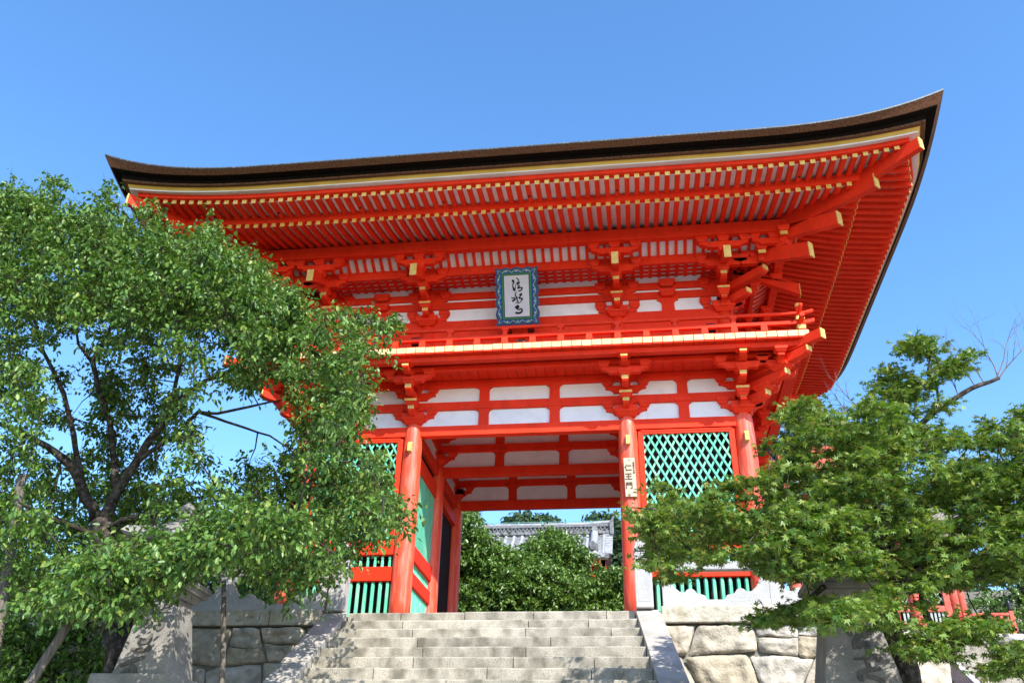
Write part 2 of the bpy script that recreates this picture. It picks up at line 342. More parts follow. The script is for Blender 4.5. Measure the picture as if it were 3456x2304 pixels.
bay(TL, .225, HY-.225); bay(TL, -HY+.225, -.225, dark=True); bay(TR, -HY+.225, -.225); bay(TR, .225, HY-.225, dark=True)
TPl = lambda u, w, z: (-2.48+w, u, z); TPr = lambda u, w, z: (2.48-w, u, z)
for TP in (TPl, TPr):
    m = MB(); m.box(TP, 0, 2*HY, -.1, .1, 4.248, 4.49); gp(m, 'tie_beam', RED); m = MB(); m.box(TP, 0, 2*HY, -.05, .03, 4.49, 5.66); gp(m, 'plaster_panel', WHITE, 0)
    m = MB(); m.box(TP, 0, 2*HY, -.08, .08, 4.905, 5.11); gp(m, 'tie_beam', RED)
    m = MB(); m.box(TP, .22, HY-.22, -.09, .09, 3.62, 3.98); gp(m, 'rail_beam', RED); m = MB(); m.box(TP, .22, HY-.22, -.04, -.02, 3.97, 4.25); gp(m, 'mesh_screen', DARK, 0)
    gp(lattice(TP, .2, HY-.2, 1.86, 3.63, .12, .20, .034), 'lattice', GREEN, 0)
    for z0, z1 in ((1.53, 1.87), (.98, 1.27)): m = MB(); m.box(TP, .22, HY-.22, -.09, .09, z0, z1); gp(m, 'rail_beam', RED)
    m = MB(); m2 = MB()
    for i in range(15): baluster(m, TP, .3+i*.142, 1.265, 1.54); baluster(m2, TP, .3+i*.142, .04, .985, False)
    gp(m, 'baluster_row', GREEN, 0); gp(m2, 'baluster_row', GREEN, 0); m = MB(); m.box(TP, .22, HY-.22, -.14, -.06, .05, 3.65); gp(m, 'mesh_screen', GREEN, 0)
    T2 = (lambda u, w, z, TP=TP: TP(u+HY, w, z)); bay(T2, .22, HY-.22, dark=True)
# upper storey body -------------------------------------------------------
for s in 'FRBL':
    half, cols = SIDES[s]; T0 = side_T(s); T = (lambda u, w, z, T0=T0: T0(u, w-.15, z)); hh = half-.15
    m = MB(); m.box(T, -hh, hh, -.05, .012, 5.87, 8.45); gp(m, 'plaster_panel', WHITE, 0)
    for z0, z1, w in ((5.88, 6.0, .07), (6.26, 7.2, .03), (7.14, 7.42, .09), (7.79, 7.985, .07), (8.065, 8.255, .07)):
        m = MB(); m.box(T, -hh, hh, -.08, w, z0, z1); gp(m, 'tie_beam', RED)
    for u in cols:
        if s in 'RL' and u != 0: continue
        uu = u*.957 if abs(u) < half else math.copysign(hh, u)
        m = MB(); x, y, z = T(uu, 0, 0); m.lathe((x, y, 0), [(.18, 5.88), (.178, 6.8), (.168, 7.15), (.15, 7.3)], 24); gp(m, 'column', RED, 0, smooth=True)
    for u in ((-3.6, 3.6) if s in 'FB' else (-1.25, 1.25)):
        m = MB(); m.uz(TS(T, u), [(p[0]*1.3, p[1]) for p in strut_pts(7.42, 7.83)], -.06, .062); t = TS(T, u)
        m.masu(t, 0, .04, 7.80, .17, .2); m.masu(t, 0, .04, 8.08, .17, .2); gp(m, 'strut', RED, .005)
# slatted ceiling, rib cove and purlins under the eaves
for s in 'FRBL':
    half, cols = SIDES[s]; T = side_T(s)
    def span(w): return half+w
    m = MB(); m.wz(T, [(-.22, 8.435), (.68, 8.435), (.68, 8.445), (-.22, 8.445)], -span(.68), span(.68)); gp(m, 'ceiling_board', WHITE, 0)
    m = MB()
    for k in range(5):
        w = -.02+k*.165; m.box(T, -span(w), span(w), w-.036, w+.036, 8.405, 8.433)
    n = int(2*span(.3)/.212)
    for i in range(n+1):
        u = -span(.3)+i*2*span(.3)/n; m.box(T, u-.042, u+.042, -.1, .68, 8.402, 8.43)
    gp(m, 'ceiling_grid', RED, 0)
    m = MB(); m.box(T, -span(.75), span(.75), .66, .76, 8.24, 8.49); gp(m, 'eave_beam', RED)
    # cove: white board and red ribs
    P = [(.74, 8.47), (.86, 8.52), (1.0, 8.60), (1.14, 8.70), (1.24, 8.80)]; m = MB(); m2 = MB()
    for (a, za), (b, zb_) in zip(P, P[1:]):
        m.add([T(-span(a), a, za), T(span(a), a, za), T(span(b), b, zb_), T(-span(b), b, zb_)], [(0, 1, 2, 3)])
    n = int(2*span(.9)/.212)
    for i in range(n+1):
        u = -span(.9)+i*2*span(.9)/n; m2.wz(T, [(a, z-.006) for a, z in P]+[(a+.028, z-.045) for a, z in P[::-1]], u-.036, u+.036)
    gp(m, 'cove_board', WHITE, 0); gp(m2, 'cove_ribs', RED, 0)
    m = MB(); m.box(T, -span(1.42), span(1.42), 1.22, 1.40, 8.55, 8.86); gp(m, 'eave_purlin', RED)
# balcony ------------------------------------------------------------------
for s in 'FRBL':
    half, cols = SIDES[s]; T = side_T(s); E = 1.40
    m = MB(); m.box(T, -half-E+.02, half+E-.02, -.14, E-.03, 5.80, 5.868); gp(m, 'balcony_floor', RED, 0)
    m = MB(); g = MB(); n = round(2*(half+E)/.224); st = 2*(half+E)/n; lim = half+E
    for i in range(n):
        u = -lim+st*(i+.5); m.box(T, u-st/2+.005, u+st/2-.005, max(-.1, abs(u)-half-.0), E-.002, 5.705, 5.80)
        dz = rng.uniform(-.004, .004); g.box(T, u-st/2+.008, u+st/2-.008, E-.03, E+.012+rng.uniform(-.004, .004), 5.735+dz, 5.872+dz)
    o = gp(m, 'balcony_planks', RED, 0); g.build('plank_end_plate', PLATE, o, .004)
    m = MB(); m.box(T, -half-1.27, half+1.27, 1.09, 1.25, 5.575, 5.70); gp(m, 'balcony_beam', RED)
    m = MB(); m.box(T, -half-.87, half+.87, .75, .85, 5.55, 5.66); gp(m, 'balcony_beam', RED)
    m = MB(); n = int(2*(half+.4)/.226)
    for i in range(n):
        u = -half-.4+.226*(i+.5); m.box(T, u-.108, u+.108, .08, .76, 5.672+.001*(i % 2), 5.70)
    gp(m, 'soffit_boards', RED, .004)
# balcony railing
rail = MB()
for s in 'FRBL':
    half, cols = SIDES[s]; T = side_T(s); w = 1.28; c = half+w; rail.box(T, -c-.1, c+.1, w-.06, w+.06, 5.872, 5.925+(.002 if s in 'FB' else 0))
R_ = gp(rail, 'balcony_railing', RED, .006)
for s in 'FRBL':
    half, cols = SIDES[s]; T = side_T(s); w = 1.28; c = half+w
    e = .3
    def bent(z0, z1, hw, name):
        m = MB(); us = [-c-e, -c-e*.5, -c, c, c+e*.5, c+e]; up = [.05, .016, 0, 0, .016, .05]
        for i in range(5):
            a, b = us[i], us[i+1]; za, zc = up[i], up[i+1]
            m.hexa([T(a, w-hw, z0+za), T(b, w-hw, z0+zc), T(b, w+hw, z0+zc), T(a, w+hw, z0+za), T(a, w-hw, z1+za), T(b, w-hw, z1+zc), T(b, w+hw, z1+zc), T(a, w+hw, z1+za)])
        m.build(name, RED, R_, .004)
    bent(6.075, 6.155, .05, 'mid_rail')
    m = MB(); m.tube([T(-c-e, w, 6.42), T(-c-e*.5, w, 6.375), T(-c, w, 6.36), T(c, w, 6.36), T(c+e*.5, w, 6.375), T(c+e, w, 6.42)], [.043]*6, 10); m.build('top_rail', RED, R_, 0, smooth=True)
    if s in 'FB': us = [2.36+1.276*k for k in range(-6, 3)]
    else: us = [-2.55, -1.276, 0, 1.276, 2.55]
    for u in us:
        if s == 'B': u = -u
        m = MB(); t = TS(T, u); m.frus(t, 0, w, 5.92, 6.08, .075, .066, aw=.06, bw=.055); m.frus(t, 0, w, 6.15, 6.27, .05, .045); m.frus(t, 0, w, 6.27, 6.335, .075, .075, aw=.055, bw=.055); m.build('railing_post', RED, R_, .004)
        if abs(u+.638) < c-.2: m = MB(); m.frus(TS(T, u+.638), 0, w, 5.92, 6.08, .075, .066, aw=.06, bw=.055); m.build('railing_post', RED, R_, .004)
for sx in (-1, 1):
    for sy in (-1, 1):
        x, y = sx*(HX+1.28), (-1.28 if sy < 0 else 2*HY+1.28)
        m = MB(); m.lathe((x, y, 0), [(.075, 5.87), (.075, 6.3), (.062, 6.31), (.06, 6.52)], 12); p = m.build('railing_post', RED, R_, 0, smooth='auto')
        m = MB(); m.lathe((x, y, 0), [(.05, 6.515), (.066, 6.545), (.066, 6.58), (.03, 6.62), (.004, 6.635)], 12); m.build('finial', GOLD, p, 0, smooth=True)
        for z in (5.93, 6.165): m = MB(); m.box(W, x-.09, x+.09, y-.09, y+.09, z, z+.10); m.build('gold_collar', GOLD, p, .006)
# eaves ---------------------------------------------------------------------
def warp(s, w, c):      # the flank eaves carry their rafters nearer to the bark edge away from the corners
    if s in 'FB': return w
    k = .34*min(1, max(0, c)/1.1)
    return float(np.interp(w, [0, 3.3, 3.5, 3.8, 3.97, 4.12, 5], [0, 3.3, 3.5+k, 3.8+k*.62, 3.97+k*.25, 4.12, 5]))
def Lf(c): return max(0., (4.1-c)/4.1)**2.6 if c < 4.1 else 0.
fr = {'F': 1}
flying_rest, base_rest, nfly, nbase = MB(), MB(), 0, 0
RP, RG = [], []
def rafter(T, u, win, wout, zin, zout, name, show, lout, lin):
    m = MB(); hw = .05; h = .10
    k = 4 if name == 'base_rafter' else 3; pts = []
    for i in range(k+1):
        t = i/k; ww = win+(wout-win)*t; z = zin+(zout-zin)*t+lin+(lout-lin)*t-(.03*math.sin(math.pi*t) if name == 'base_rafter' else .012*math.sin(math.pi*t)); pts.append((ww, z))
    poly = pts+[(a, z+h) for a, z in pts[::-1]]
    return poly, (T, u, wout, pts[-1][1], pts[-1][1]+h, hw)
for s in 'FRLB':
    half, cols = SIDES[s]; T = side_T(s)
    for nm, w0, w1, z1, sl, lf in (('flying_rafter', 2.45, 3.5, 8.655, .115, .30), ('base_rafter', 1.1, 2.75, 8.525, .262, .14)):
        lim = half+w1-.12; n = int(lim/.2175)
        for i in range(-n, n+1):
            u = (i+.5)*.2175 if s in 'FB' else i*.2175
            if abs(u) > lim: continue
            win = max(w0, abs(u)-half+.1); w1_ = w1; w1 = warp(s, w1, half+w1-abs(u)) if nm == 'flying_rafter' else w1
            if w1-win < .05: w1 = w1_; continue
            L = lf*Lf(half+w1-abs(u)); poly, cp = rafter(T, u, win, w1, z1+(w1-win)*sl, z1, nm, True, L, L)
            w1 = w1_
            cnt = nfly if nm == 'flying_rafter' else nbase
            if s == 'F' or (s == 'R' and cnt < 99):
                m = MB(); m.wz(TS(T, u), poly, -.05, .05); o = gp(m, nm, RED, 0); cap_obj(cp, o)
                if nm == 'flying_rafter': nfly += 1
                else: nbase += 1
            else:
                tgt = flying_rest if nm == 'flying_rafter' else base_rest
                tgt.wz(TS(T, u), poly, -.05, .05, 0); tt, uu, ww, a, b, hw = cp; tgt.box(TS(tt, uu), -hw-.002, hw+.002, ww-.012, ww+.005, a, b+.002, 1)
tag(gp(flying_rest, 'flying_rafter', [RED, GOLD], 0), kind='stuff'); tag(gp(base_rest, 'base_rafter', [RED, GOLD], 0), kind='stuff')
TN = [-1, -.985, -.97, -.95, -.93, -.9, -.87, -.84, -.8, -.75, -.7, -.64, -.56, -.45, -.3, 0]; TN = TN+[-t for t in TN[-2::-1]]
def eave(profile, name, matl, parent, sides='FRBL', flip=False):
    m = MB()
    for s in sides:
        half, cols = SIDES[s]; T = side_T(s); rows = []
        for w_, z, lf in profile:
            H = half+w_; rows.append([T(t*H, warp(s, w_, (1-abs(t))*H), z+lf*Lf((1-abs(t))*H)) for t in TN])
        n = len(TN); vs = [p for r in rows for p in r]
        m.add(vs, [(r*n+i, r*n+i+1, (r+1)*n+i+1, (r+1)*n+i) for r in range(len(profile)-1) for i in range(n-1)])
    return m.build(name, matl, parent, 0, fix=False)
roof = eave([(4.228, 9.14, .70), (4.15, 9.17, .66), (3.6, 9.40, .45), (2.6, 9.80, .25), (1.4, 10.4, .1), (0, 11.2, 0)], 'roof', BARKT, gate)
m = MB()      # gabled upper part of the hip-and-gable roof
gx, gz, gy = 3.4, 11.2, HY
S = [(-HY, 11.2), (-1.6, 11.9), (-.8, 12.6), (-.12, 13.3)]
for sg in (-1, 1):
    for (a, za), (b, zb_) in zip(S, S[1:]):
        m.hexa([(-HX-.2, HY+sg*a, za), (HX+.2, HY+sg*a, za), (HX+.2, HY+sg*b, zb_), (-HX-.2, HY+sg*b, zb_), (-HX-.2, HY+sg*a, za-.25), (HX+.2, HY+sg*a, za-.25), (HX+.2, HY+sg*b, zb_-.25), (-HX-.2, HY+sg*b, zb_-.25)])
m.box(W, -HX-.5, HX+.5, HY-.22, HY+.22, 13.1, 13.55); gp(m, 'upper_roof', BARKT, .01)
m = MB(); m.prism([(-HX+.2, HY-2.4, 11.1), (-HX+.2, HY+2.4, 11.1), (-HX+.2, HY, 13.1)], [(HX-.2, HY-2.4, 11.1), (HX-.2, HY+2.4, 11.1), (HX-.2, HY, 13.1)]); gp(m, 'gable_wall', RED, 0)
EDGE = mat('roof_edge_painted_glints', (.03, .028, .028), (.06, .055, .055), 20, .5, .4, c3=(.35, .35, .35), c3scale=40, c3amt=.35)  # dark strip; the pale flecks are glints painted into its colour
eave([(4.214, 9.098, .685), (4.228, 9.112, .695), (4.228, 9.14, .70)], 'edge_strip', EDGE, roof)
eave([(4.085, 9.03, .515), (4.10, 9.035, .53), (4.214, 9.10, .685)], 'bark_edge', BARK, roof)
eave([(3.87, 8.962, .40), (3.89, 9.05, .44), (4.085, 9.03, .515)], 'bark_recess', BARK_SHADE, roof)
eave([(3.772, 8.938, .34), (3.855, 8.928, .375), (3.868, 8.94, .385), (3.87, 8.962, .40)], 'bark_underlayer', BARK, roof)
eave([(3.725, 8.872, .32), (3.765, 8.936, .335), (3.772, 8.938, .34)], 'yellow_board', YEL, roof)
eave([(3.575, 8.865, .30), (3.72, 8.848, .31), (3.725, 8.872, .32)], 'white_board', DWHITE, roof)
eave([(3.40, 8.765, .29), (3.53, 8.755, .29), (3.575, 8.765, .30), (3.575, 8.868, .305), (3.50, 8.87, .305)], 'fascia_board', RED, roof)
eave([(2.45, 8.86, .25), (3.5, 8.758, .30)], 'soffit_board', WHITE, roof)
eave([(1.0, 9.10, .04), (1.9, 8.835, .08), (2.7, 8.64, .13)], 'soffit_board', WHITE, roof)
eave([(2.64, 8.63, .14), (2.77, 8.625, .145), (2.79, 8.80, .19), (2.6, 8.84, .19)], 'middle_fascia', RED, roof)
for sx in (-1, 1):
    for sy in (-1, 1):
        Td = diag_T(sx, sy)
        m = MB(); m.wz(Td, [(2.3, 8.58), (3.72, 8.72), (3.72, 8.99), (2.3, 9.0)], -.07, .07); o = gp(m, 'hip_rafter', RED); cap_obj((Td, 0, 3.72, 8.72, 8.99, .07), o)
        m = MB(); m.wz(Td, [(.9, 8.60), (2.95, 8.39), (2.95, 8.73), (.9, 9.1)], -.08, .08); o = gp(m, 'hip_rafter', RED); cap_obj((Td, 0, 2.95, 8.39, 8.73, .08), o)
# small black nail holes/vents seen under the flying rafters: round dark plugs
for i in range(-34, 36, 9):
    x = (i+.5)*.2175; z = 8.655+.45*.115-.01+.3*Lf(HX+3.5-abs(x)); m = MB(); m.tube([(x, -3.05, z+.03), (x, -3.05, z-.008)], [.034, .034], 10); gp(m, 'vent_plug', BLACK, 0)
# ------------------------------------------------------------------ name plaque under the upper eave
plq = thing('name_plaque', (0, -.45, 6.95), 'blue scalloped name plaque with flowing black characters above the balcony', 'plaque')
tilt = math.atan2(.55, 1.29)
def TP(u, w, z): return (u-.02, -.33-w*math.cos(tilt)-z*math.sin(tilt), 6.95+z*math.cos(tilt)-w*math.sin(tilt))
def scal(a, b, nx, nz, amp, ins=0):
    P = []
    a -= ins; b -= ins
    def edge(p, q, n, out):
        k = n*8
        for i in range(k):
            t = i/k; x = p[0]+(q[0]-p[0])*t; z = p[1]+(q[1]-p[1])*t; d = -amp*abs(math.sin(math.pi*n*t)) if i else 0
            fl = .035*(1-min(t, 1-t)*8) if min(t, 1-t) < .125 else 0
            P.append((x+out[0]*(-amp*(1-abs(math.cos(math.pi*n*t)))*.9+fl*.0), z+out[1]*(-amp*(1-abs(math.cos(math.pi*n*t)))*.9)))
    edge((-a, -b), (a, -b), nx, (0, -1)); edge((a, -b), (a, b), nz, (1, 0)); edge((a, b), (-a, b), nx, (0, 1)); edge((-a, b), (-a, -b), nz, (-1, 0))
    return P
B1 = mat('plaque_blue', (.03, .075, .21), (.04, .10, .27), 8, .6); B2 = mat('plaque_pale_green', (.24, .42, .30), None, 5, .6); B3 = mat('plaque_deep_blue', (.015, .07, .30), (.02, .10, .38), 8, .6)
B4 = mat('plaque_green', (.03, .20, .09), None, 5, .6); B5 = mat('plaque_maroon', (.035, .01, .01), None, 5, .6); B6 = mat('plaque_panel', (.56, .55, .60), (.62, .61, .65), 4, .8)
m = MB(); zc = .72
def sc_at(ins, amp, w0, w1, mm):
    m_ = MB(); m_.prism([TP(u, w0, z+zc) for u, z in scal(.535, .72, 4, 5, amp, ins)], [TP(u, w1, z+zc) for u, z in scal(.535, .72, 4, 5, amp, ins)]); return m_
for i, (ins, amp, w1, mm, nm) in enumerate(((0, .05, .05, B1, 'outer_frame'), (.022, .052, .056, BLACK, 'frame_line'), (.03, .055, .062, B1, 'frame_line'), (.055, .06, .068, BLACK, 'frame_line'), (.066, .065, .074, B2, 'frame_line'), (.088, .07, .080, B3, 'inner_frame'))):
    sc_at(ins, amp, .0, w1, mm).build(nm, mm, plq)
for (a, b, w1, mm, nm) in ((.372, .572, .088, B5, 'panel_border'), (.36, .56, .094, B4, 'panel_border'), (.315, .52, .10, B5, 'panel_border'), (.30, .505, .106, B6, 'panel')):
    m = MB(); m.box(TP, -a, a, 0, w1, zc-b, zc+b); po = m.build(nm, mm, plq)
# brush characters, traced as strokes in panel coordinates
def K(x, y, h): return ((x-765)/535*.59, zc+.505-(y-400)/920*1.01, h/900*1.05)
ST = [[(690, 520, 26), (705, 560, 16), (680, 610, 10), (690, 665, 14), (715, 735, 22), (735, 680, 9), (745, 610, 6), (800, 540, 4)],
      [(765, 455, 6), (800, 485, 12), (815, 520, 9), (790, 560, 8), (785, 600, 10), (830, 580, 10), (825, 550, 8), (790, 620, 9), (830, 640, 11), (790, 690, 14), (850, 680, 14), (890, 690, 14), (860, 740, 14), (810, 750, 13)],
      [(770, 770, 5), (735, 800, 10), (735, 850, 11), (770, 900, 13), (765, 950, 12), (790, 990, 14), (770, 1020, 9), (735, 1005, 5)],
      [(650, 885, 8), (665, 910, 10), (705, 890, 9), (710, 930, 11), (670, 970, 16), (715, 955, 9), (750, 890, 7)],
      [(830, 840, 14), (870, 815, 16), (855, 860, 12), (810, 905, 12), (850, 920, 16), (885, 930, 16), (850, 985, 9), (800, 1035, 5)],
      [(735, 1110, 20), (780, 1085, 24), (790, 1115, 20), (745, 1130, 14), (800, 1165, 12), (855, 1150, 15), (870, 1200, 18), (820, 1240, 20), (740, 1235, 22)]]
for grp in (ST[:2], ST[2:5], ST[5:]):
    m = MB()
    for s_ in grp: ribbon(m, TP, [K(*p) for p in s_], .1065, .1125)
    m.build('character', INK, plq, fix=False)
wm = mat('plaque_white_dot', (.6, .57, .55), None)
m = MB()
for i, (x, z) in enumerate([(-.25, 1), (0, 1), (.25, 1), (-.25, -1), (0, -1), (.25, -1)]): m.prism([TP(x-.022, .06, zc+z*.61-.012), TP(x+.022, .06, zc+z*.61-.012), TP(x, .06, zc+z*.61+.022)], [TP(x-.022, .086, zc+z*.61-.012), TP(x+.022, .086, zc+z*.61-.012), TP(x, .086, zc+z*.61+.022)])
for z in (-.42, -.14, .14, .42):
    for sx in (-1, 1): m.prism([TP(sx*.43-.018, .06, zc+z-.025), TP(sx*.43+.018, .06, zc+z), TP(sx*.43-.018, .06, zc+z+.025)], [TP(sx*.43-.018, .086, zc+z-.025), TP(sx*.43+.018, .086, zc+z), TP(sx*.43-.018, .086, zc+z+.025)])
m.build('white_ornament', wm, plq)
m = MB(); m.box(W, -.05-.3, -.2, -.42, -.1, 6.86, 6.95); m.box(W, .2, .35, -.42, -.1, 6.86, 6.95); m.build('mounting_bracket', BLACK, plq)
# wooden sign on the right-hand middle column
sg = thing('name_board', (2.49, -.26, 2.6), 'narrow pale wooden name board with dark characters on the right front column', 'sign')
SW = mat('pale_sign_wood', (.46, .37, .27), (.56, .47, .36), 3, .7, .2, .1, 30, (8, 8, .6))
SI = mat('faded_sign_ink', (.10, .06, .035), None, 1, .8)
def TG(u, w, z): return (2.49+u-.02*(z-3.05), -.245-w, z)
m = MB(); m.box(TG, -.122, .122, 0, .035, 2.6, 3.49); m.build('board', SW, sg, .005)
def glyphs(txt, u, z, size, parent, T, w, matl, name='lettering', ext=.004, sx=1.0):
    cu = bpy.data.curves.new(name, 'FONT'); cu.body = txt; cu.size = size; cu.align_x = 'CENTER'; cu.align_y = 'CENTER'; cu.extrude = ext; cu.offset = size*.018
    to = bpy.data.objects.new(name, cu); COL.objects.link(to); dg = bpy.context.evaluated_depsgraph_get(); dg.update()
    me = bpy.data.meshes.new_from_object(to.evaluated_get(dg)); bpy.data.objects.remove(to); me.name = name
    org = Vector((0, 0, 0)); q = parent
    while q is not None: org += q.location; q = q.parent
    for v in me.vertices: v.co = Vector(T(u+v.co.x*sx, w+ext+v.co.z, z+v.co.y))-org
    me.materials.clear(); me.materials.append(matl); o = bpy.data.objects.new(name, me); COL.objects.link(o); o.parent = parent; return o
for i, ch in enumerate('仁王門'): glyphs(ch, -.03, 3.25-i*.205, .165, sg, TG, .036, SI)
for i, ch in enumerate('重要文化財'): glyphs(ch, .092, 3.36-i*.055, .042, sg, TG, .036, SI)
m = MB(); m.frus(TG, 0, .04, 3.43, 3.455, .006, .006); m.build('nail', BLACK, sg)
# little things on the balcony
for i, (x, lab) in enumerate(((4.45, 'small black floodlight behind the balcony rail, right of the plaque'), (-2.35, 'small black floodlight behind the balcony rail, left of the plaque'))):
    t = thing('floodlight', (x, -.95, 5.87), lab, 'floodlight', 'floodlights on the balcony')
    m = MB(); m.box(W, x-.11, x+.11, -1.05, -.9, 6.17, 6.36); m.build('housing', BLACK, t, .03); m = MB(); m.tube([(x, -1.06, 6.26), (x, -1.04, 6.26)], [.05, .06], 12); m.build('lens', mat('lens_glass', (.05, .05, .06), None, 1, .1, .8), t)
    m = MB(); m.box(W, x-.02, x+.02, -.98, -.94, 5.87, 6.18); m.build('stand', BLACK, t)
bx = .18
t = thing('hook_lamp', (bx, -1.2, 5.92), 'small brown caged lamp on the balcony floor below the plaque', 'lamp')
BRN = mat('brown_copper', (.16, .06, .03), (.30, .16, .09), 20, .5)
m = MB(); m.tube([(bx-.12, -1.2, 5.95), (bx-.1, -1.2, 6.06), (bx, -1.2, 6.11), (bx+.1, -1.2, 6.06), (bx+.1, -1.2, 5.95)], [.018]*5, 8); m.build('handle', BRN, t); m = MB(); m.frus(W, bx, -1.2, 5.92, 6.04, .08, .06); m.build('body', BLACK, t, .01)
# ------------------------------------------------------------------ ground, steps, walls
from mathutils import noise
def ss(a, b, x): t = min(1, max(0, (x-a)/(b-a))); return t*t*(3-2*t)
def gz(x, y):
    if y > -1.12: z = -.06
    else: z = -5.5+2.3*ss(-11.5, -7.5, y)
    if -3.9 < x < 3.2 and y < -1.12: z = -5.5
    if x > 7.2 and y > -1.12: z = -.06-3.1*ss(7.2, 8.0, x)*(1-ss(11, 20, y))+2.8*ss(13, 24, y)*ss(9, 12, x)
    if y > 12: z += 4.5*ss(12, 40, y)*(1-ss(7.2, 9, x)*(1-ss(26, 30, y)))+14*ss(34, 90, y)
    return z
xs = list(range(-70, -12, 6))+[-12+.8*i for i in range(36)]+list(range(18, 80, 6)); ys = [-70, -50, -35, -25, -18, -14, -11.5, -10.5, -9.5, -8.5, -7.5, -5, -3, -1.14, -1.10, 0, 3, 6, 9, 12]+list(range(15, 100, 5))+[130, 180]
V = [(x, y, gz(x, y)) for y in ys for x in xs]; n = len(xs)
m = MB(); m.add(V, [(j*n+i, j*n+i+1, (j+1)*n+i+1, (j+1)*n+i) for j in range(len(ys)-1) for i in range(n-1)])
GRD = mat('earth_ground', (.13, .115, .085), (.20, .18, .14), 2, .95, .1, .5, 20, c3=(.14, .15, .08), c3scale=3, c3amt=.4)
tag(m.build('ground', GRD, fix=False), kind='structure')
m = MB(); m.box(W, -6, 18, -70, -11.2, -5.52, -5.488); tag(m.build('bounce_paving', GRAN, None, 0, thing=(0, -30, -5.5)), kind='structure')  # approach paving out of view, made wide and pale to bounce light onto the gate
m = MB(); m.box(W, -6.3, 6.3, -.70, 7.2, -.05, -.014); tag(m.build('stone_terrace', GRAN, None, 0, thing=(0, 3, -.05)), kind='structure')
# the flight of steps: every step is a row of dressed blocks
XL, XR = -3.2, 2.47
SH = .089               # the flight runs slightly off square to the gate
stair = thing('stone_staircase', (0, -6, -3), 'broad flight of weathered granite steps rising to the vermilion gate', 'steps')
RISE, RUN = .25, .46
for i in range(22):
    y0 = -1.2-i*RUN; z1 = -.004-i*RISE; m = MB(); ox = i*RUN*SH; x = XL+ox; XE = XR+ox
    while x < XE-.01:
        L = rng.uniform(.9, 2.6); x2 = min(XE, x+L)
        if XE-x2 < .5: x2 = XE
        j = rng.uniform(-.014, .014); zz = rng.uniform(-.008, .004)
        nseg = max(2, int((x2-x)/.16)); top, bot, back = [], [], []
        a, b = x+.007, x2-.007
        for k in range(nseg+1):
            t = a+(b-a)*k/nseg; e = .010*noise.noise((t*2.3, i*3.1, 1.)); f = .012*noise.noise((t*3.1, i*2.7, 7.))
            top.append((t, y0+.012+j+f, z1+zz+e-.0)); bot.append((t, y0+j+f*.5, z1-.022+zz+e)); back.append((t, y0+RUN+.05, z1+zz))
        base = [(p[0], p[1]+.008, z1-RISE+.005) for p in bot]; nn = nseg+1
        vs = back+top+bot+base; m.add(vs, [(r*nn+k, r*nn+k+1, (r+1)*nn+k+1, (r+1)*nn+k) for r in range(3) for k in range(nseg)]+[(0, nn, 2*nn, 3*nn), (nn-1, 2*nn-1, 3*nn-1, 4*nn-1)])
        m.box(W, a, b, y0+.03, y0+RUN+.04, z1-RISE+.0, z1-.03)
        x = x2
    m.build('step', GRANS, stair, 0, fix=False)
sl = RISE/RUN
for x0, x1 in ((XR+.004, 2.93), (-3.66, XL-.004)):
    m = MB(); y = -1.28; first = True
    while y > -11:
        L = 1.9 if first else rng.uniform(1.7, 2.3); first = False; y2 = y-L
        zt = lambda q: -.0+(q+1.2)*sl+.03
        s1, s2 = (-1.2-y)*SH, (-1.2-y2)*SH; m.hexa([(x0+s1, y-.006, zt(y)-.6), (x1+s1, y-.006, zt(y)-.6), (x1+s2, y2+.006, zt(y2)-.6), (x0+s2, y2+.006, zt(y2)-.6), (x0+s1, y-.006, zt(y)), (x1+s1, y-.006, zt(y)), (x1+s2, y2+.006, zt(y2)), (x0+s2, y2+.006, zt(y2))]); y = y2
    m.build('stair_kerb', GRAN, stair, .012)
# retaining walls of fitted boulders with a dressed cap course
def rockmat():
    m = mat('boulder', (.3, .28, .24), None, 1, .92, .12, 1.0, 22); t = m.node_tree; b = t.nodes['Principled BSDF']
    g = t.nodes.new('ShaderNodeNewGeometry'); r = t.nodes.new('ShaderNodeValToRGB'); r.color_ramp.interpolation = 'LINEAR'
    cs = [(.40, .35, .26), (.47, .46, .44), (.47, .40, .29), (.52, .50, .47), (.38, .355, .31)]
    r.color_ramp.elements[0].color = (*cs[0], 1); r.color_ramp.elements[1].color = (*cs[4], 1)
    for i in (1, 2, 3): e = r.color_ramp.elements.new(i*.25); e.color = (*cs[i], 1)
    t.links.new(g.outputs['Random Per Island'], r.inputs[0])
    n = t.nodes.new('ShaderNodeTexNoise'); n.inputs['Scale'].default_value = 5; n.inputs['Detail'].default_value = 8; tc = t.nodes.new('ShaderNodeTexCoord'); t.links.new(tc.outputs['Object'], n.inputs['Vector'])
    r2 = t.nodes.new('ShaderNodeValToRGB'); r2.color_ramp.elements[0].position = .3; r2.color_ramp.elements[1].position = .7; r2.color_ramp.elements[0].color = (.55, .52, .46, 1); r2.color_ramp.elements[1].color = (1.3, 1.26, 1.2, 1)
    t.links.new(n.outputs[0], r2.inputs[0]); mx = t.nodes.new('ShaderNodeMix'); mx.data_type = 'RGBA'; mx.blend_type = 'MULTIPLY'; mx.inputs[0].default_value = .8
    t.links.new(r.outputs[0], mx.inputs[6]); t.links.new(r2.outputs[0], mx.inputs[7]); t.links.new(mx.outputs[2], b.inputs['Base Color']); return m
ROCK = rockmat()
